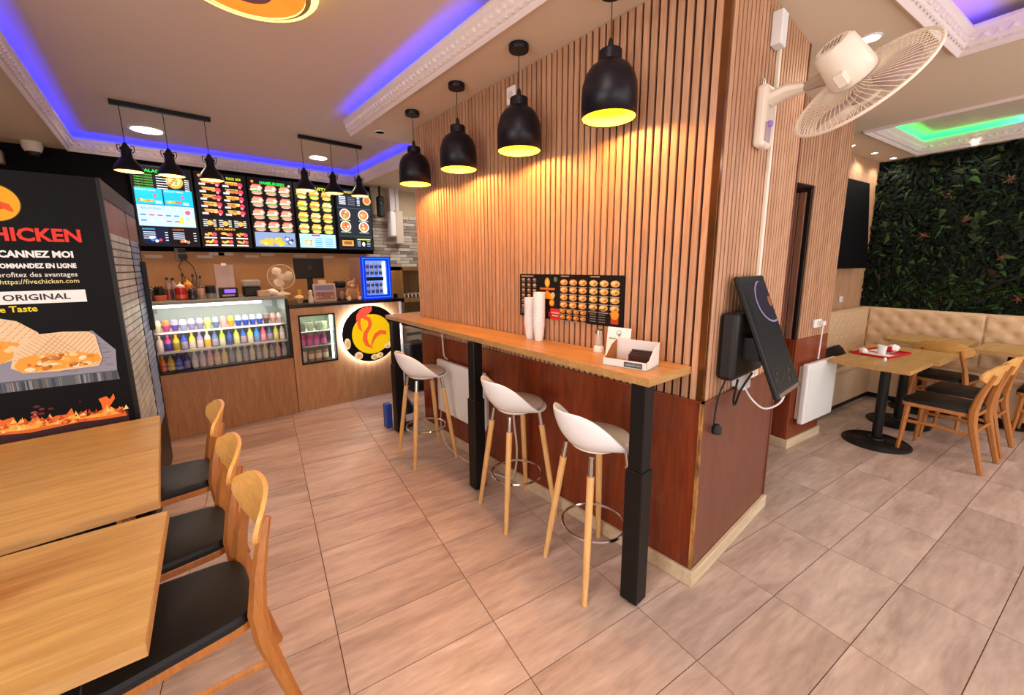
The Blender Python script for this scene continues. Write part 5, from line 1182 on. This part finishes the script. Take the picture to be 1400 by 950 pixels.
# ---- electric wall heater under the bar and on the pillar
def heater(lab,M,w,h,mark=False):
    t=thing('wall_heater',lab,'heater',(0,0,0)); t.matrix_world=M
    g=G(); g.box(-w/2+.02,w/2-.02,-.03,0,.03,h-.03); obj('back_box',g,M_offw,t,bevel=.004)
    g=G(); g.box(-w/2,w/2,-.075,-.03,0,h); obj('casing',g,M_white,t,bevel=.012,seg=2)
    g=G(); g.box(-w/2+.035,w/2-.035,-.079,-.075,.03,h-.05); obj('front_panel',g,mat('heater_front','e6e8e6',.35),t,bevel=.003)
    if mark:
        g=G(); 
        for k in range(6): g.lathe([(.001,0),(.014,.001),(.001,.002)],8,Matrix.Translation((.02+(k%2)*.02,-.0792,h*.42+k*.022))@Matrix.Rotation(PI/2,4,'X'))
        obj('faint_mark',g,mat('pale_mark','c9cad2',.5),t)
    return t
Mh=Matrix.Translation((1.792,2.665,.30))@Matrix.Rotation(-PI/2,4,'Z'); heater('white electric wall heater under the bar behind the farthest stool',Mh,.67,.46)
w=TW(4.01,1.515); Mh=Matrix.Translation((w.x,w.y,.215))@Matrix.Rotation(TY,4,'Z'); heater('white electric wall heater on the slatted pillar, below a socket',Mh,.56,.52)
def cable(lab,pts,r,m_,name='cable'):
    g=G(); P=[Vector(p) for p in pts]; Q=[]
    for i in range(len(P)-1):
        p0=P[max(i-1,0)];p1=P[i];p2=P[i+1];p3=P[min(i+2,len(P)-1)]
        for k in range(6):
            s=k/6; Q.append(.5*((2*p1)+(-p0+p2)*s+(2*p0-5*p1+4*p2-p3)*s*s+(-p0+3*p1-3*p2+p3)*s**3))
    Q.append(P[-1]); g.tube(Q,r,6); return tag(obj(name,g,m_,smooth=True),lab,'cable')
cable('white cable dropping from the bar to the wall heater',[(1.73,2.93,1.05),(1.74,2.92,.95),(1.75,2.92,.80),(1.78,2.91,.76)],.007,M_offw)
cable('white cable running along the floor under the bar heater',[(1.76,2.98,.36),(1.74,3.0,.2),(1.72,2.9,.02),(1.68,2.6,.008),(1.70,2.3,.008),(1.74,2.15,.008),(1.757,2.10,.008)],.006,M_offw)
cable('white cable hanging behind the middle bar leg',[(1.77,2.05,.62),(1.76,2.02,.45),(1.74,1.97,.28),(1.74,1.99,.12),(1.75,2.05,.02)],.007,M_offw)
cable('white cable from the pillar socket down to its heater',[tuple(TW(4.03,1.49,1.03)),tuple(TW(4.02,1.488,.9)),tuple(TW(4.01,1.488,.74))],.006,M_white)
# ---- sockets
def socket(lab,M,w=.08,h=.08,plug=False):
    t=thing('wall_socket',lab,'socket'); t.matrix_world=M
    g=G(); g.box(-w/2,w/2,-.02,0,-h/2,h/2); obj('plate',g,M_white,t,bevel=.004)
    g=G(); g.lathe([(.022,0),(.022,.003),(.018,.001)],16,Matrix.Translation((0,-.020,0))@Matrix.Rotation(PI/2,4,'X')); obj('outlet',g,M_offw,t)
    if plug: g=G(); g.box(.02,.06,-.055,-.02,-.02,.02); obj('plug',g,M_white,t,bevel=.005)
    return t
RZm=Matrix.Rotation(-PI/2,4,'Z')
socket('white socket high on the slatted wall behind the third pendant cable',Matrix.Translation((1.789,2.05,2.60))@RZm,.075,.10)
socket('white socket with a plug on the slatted pillar above the heater',Matrix.Translation(TW(3.95,1.515,1.055))@Matrix.Rotation(TY,4,'Z'),.13,.07,True)
socket('small white socket low on the television wall',Matrix.Translation(TW(5.70,1.975,1.14))@Matrix.Rotation(TY,4,'Z'),.07,.07)
t=thing('socket_row','row of white sockets with a large plug under the black screen box','socket',(2.24,.747,.985))
g=G(); g.box(-.15,.16,-.02,0,-.035,.035); obj('plate',g,M_white,t,bevel=.004)
g=G(); g.box(-.14,-.06,-.06,-.02,-.05,.045); obj('plug',g,M_white,t,bevel=.008)
for x in (-.02,.05,.12): g=G(); g.lathe([(.024,0),(.024,.003),(.02,.001)],14,Matrix.Translation((x,-.020,0))@Matrix.Rotation(PI/2,4,'X')); obj('outlet',g,M_offw,t)
# ---- cable duct and junction box
t=thing('cable_duct','white vertical cable duct behind the wall fan','duct',(2.295,.747,0))
g=G(); g.box(-.011,.011,-.018,0,1.05,2.70); obj('duct',g,mat('duct_white','e6dccc',.4),t,bevel=.003)
g=G(); g.box(-.10,-.03,-.045,0,2.52,2.66); g.box(-.03,.0,-.03,-.018,2.60,2.63); obj('junction_box',g,M_white,t,bevel=.004)
# ---- wall fan
t=thing('wall_fan','white wall-mounted cage fan tilted towards the floor','fan',(2.10,.747,2.2))
M_fan=mat('fan_white','e9dccb',.35); M_fw=mat('fan_wire','ead9c4',.4)
g=G(); g.box(-.02,.09,-.05,0,-.13,.13); obj('wall_plate',g,M_fan,t,bevel=.018,seg=3)
g=G(); g.box(-.012,.05,-.053,-.05,-.11,-.03); obj('switch_panel',g,mat('clear_cover','b8a0b0',.2),t,bevel=.004)
g=G(); g.sphere((.02,-.055,-.035),.014,12,8); obj('knob',g,mat('violet_knob','9a7ad8',.3),t,smooth=True)
for k in range(2): g=G(); g.tube([(.0+k*.018,-.02,.125),(.0+k*.018,-.02,.155),(.012+k*.018,-.02,.16)],.004,6); obj('pull_hook',g,M_chrome,t)
ar=[(.03,-.045,.07),(.03,-.11,.085),(.035,-.175,.082)]
g=G(); g.tube(ar,[.042,.038,.026],10,flat=.8); obj('arm',g,M_fan,t,smooth=True)
g=G(); g.lathe([(.010,0),(.010,.05)],10,Matrix.Translation((.06,-.172,.084))@Matrix.Rotation(-PI/2,4,'Y')); obj('pivot_bolt',g,M_blackm,t)
g=G(); g.tube([(.03,-.17,.08),(.0,-.23,.082),(-.03,-.29,.075)],[.018,.026,.03],8); obj('neck',g,mat('grey_neck','a89484',.5),t,smooth=True)
ctr=Vector((2.101,.385,2.219))-Vector((2.10,.747,2.2)); N=Vector((.66,-.38,-.65)).normalized(); up=Vector((0,-1,0)); yv=N.cross(up).normalized(); xv=yv.cross(N)
FM=Matrix((xv,yv,N)).transposed().to_4x4(); FM.translation=ctr
def put(o): o.matrix_local=FM; return o
put(obj('cage',cage(.228,.040,64,.0015),M_fw,t))
g=G(); g.tube([(.23*math.cos(2*PI*k/60),.23*math.sin(2*PI*k/60),0) for k in range(60)],.0058,8,closed=True); put(obj('rim',g,M_fan,t,smooth=True))
g=G(); g.lathe([(.05,.044),(.048,.052),(.001,.056)],24); put(obj('badge',g,M_fan,t,smooth=True))
put(fan3(t,.20,mat('clear_grey_blades','b8a098',.3)))
g=G(); g.lathe([(.001,-.20),(.052,-.20),(.066,-.185),(.078,-.06),(.074,-.046),(.001,-.044)],28); mo=put(obj('motor_housing',g,M_fan,t,smooth=True))
g=G(); g.box(-.018,.018,.03,.10,-.12,-.07); put(obj('oscillation_bracket',g,M_fan,t,bevel=.004))
g=G(); 
for k in range(5): g.box(-.03+k*.013,-.024+k*.013,-.025,.025,-.2015,-.2)
o=obj('vent',g,mat('vent_grey','8c7a6c',.5),mo)
# ---- black box with the tilted order screen
t=thing('order_screen','tilted black order screen on a black wall box at the partition corner','screen',(0,0,0))
g=G(); g.box(1.885,2.27,.668,.745,1.025,1.335); obj('wall_box',g,mat('box_black','140e0e',.5),t,bevel=.02,seg=2)
tl_=Vector((1.935,.705,1.497)); bl_=Vector((1.94,.497,.972)); V=(tl_-bl_).normalized(); U=Vector((1,0,0)); Nn=U.cross(V)  # faces the room
HH=(tl_-bl_).length; WW=.325
SM=Matrix((U,V,Nn)).transposed().to_4x4(); SM.translation=bl_
g=G(); g.box(0,WW,0,HH,-.022,0); o=obj('screen_case',g,M_black,t,bevel=.006); o.matrix_local=SM
g=G(); g.box(.02,WW-.02,.006,.022,-.001,.0015); o2=obj('silver_foot_bar',g,mat('dull_silver','8c8074',.3,.7),t); o2.matrix_local=SM
c=Canvas((0,0,.0008),(1,0,0),(0,1,0),.0005); c.rect(.018,.03,WW-.018,HH-.03,'0c0c10',0); c.rect(.03,.32,WW-.018,HH-.03,'0b0e13',1)
cxx,cyy=.275,.437
def clipd(r,col,k):
    pts=[(min(cxx+r*1.1*math.cos(2*PI*i/48),WW-.018),min(cyy+r*.78*math.sin(2*PI*i/48),HH-.03)) for i in range(48)]
    c.poly(pts,col,k)
clipd(.142,'8a7ca8',2); clipd(.130,'1c1228',3)
c.disc(.285,.43,.02,'8c5a2c',4,14,.028)
for k in range(16): x=.04+.016*k; c.disc(x,.08+rp.uniform(-.03,.05),rp.uniform(.004,.012),rp.choice(['26301c','3a2c22','1c2824','4a3c26']),2+k%2,6)  # reflected leaves painted onto the dark screen as small dots
o3=c.build('screen',M_print,t); o3.matrix_local=SM
g=G(); g.box(1.98,2.12,.60,.67,1.12,1.22); obj('arm',g,M_black,t)
cable('black cord with a plug hanging below the black screen box',[(1.90,.70,1.04),(1.895,.725,.95),(1.893,.735,.86),(1.892,.735,.80)],.004,M_blackm)
g=G(); g.lathe([(.022,0),(.022,.03),(.010,.045)],14); single('plug',g,M_blackm,'black plug dangling at the end of the cord on the plum-brown panel','plug',(1.892,.722,.765),smooth=True)
cable('black cable looping from the screen box to the socket row',[(1.92,.66,1.035),(1.95,.68,.93),(2.03,.70,.88),(2.09,.70,.94),(2.10,.66,1.035)],.005,M_blackm)
cable('white cable sagging from the sockets to the tilted screen',[(2.12,.70,.96),(2.12,.66,.90),(2.12,.60,.865),(2.13,.54,.91),(2.14,.525,.99)],.0045,M_white)
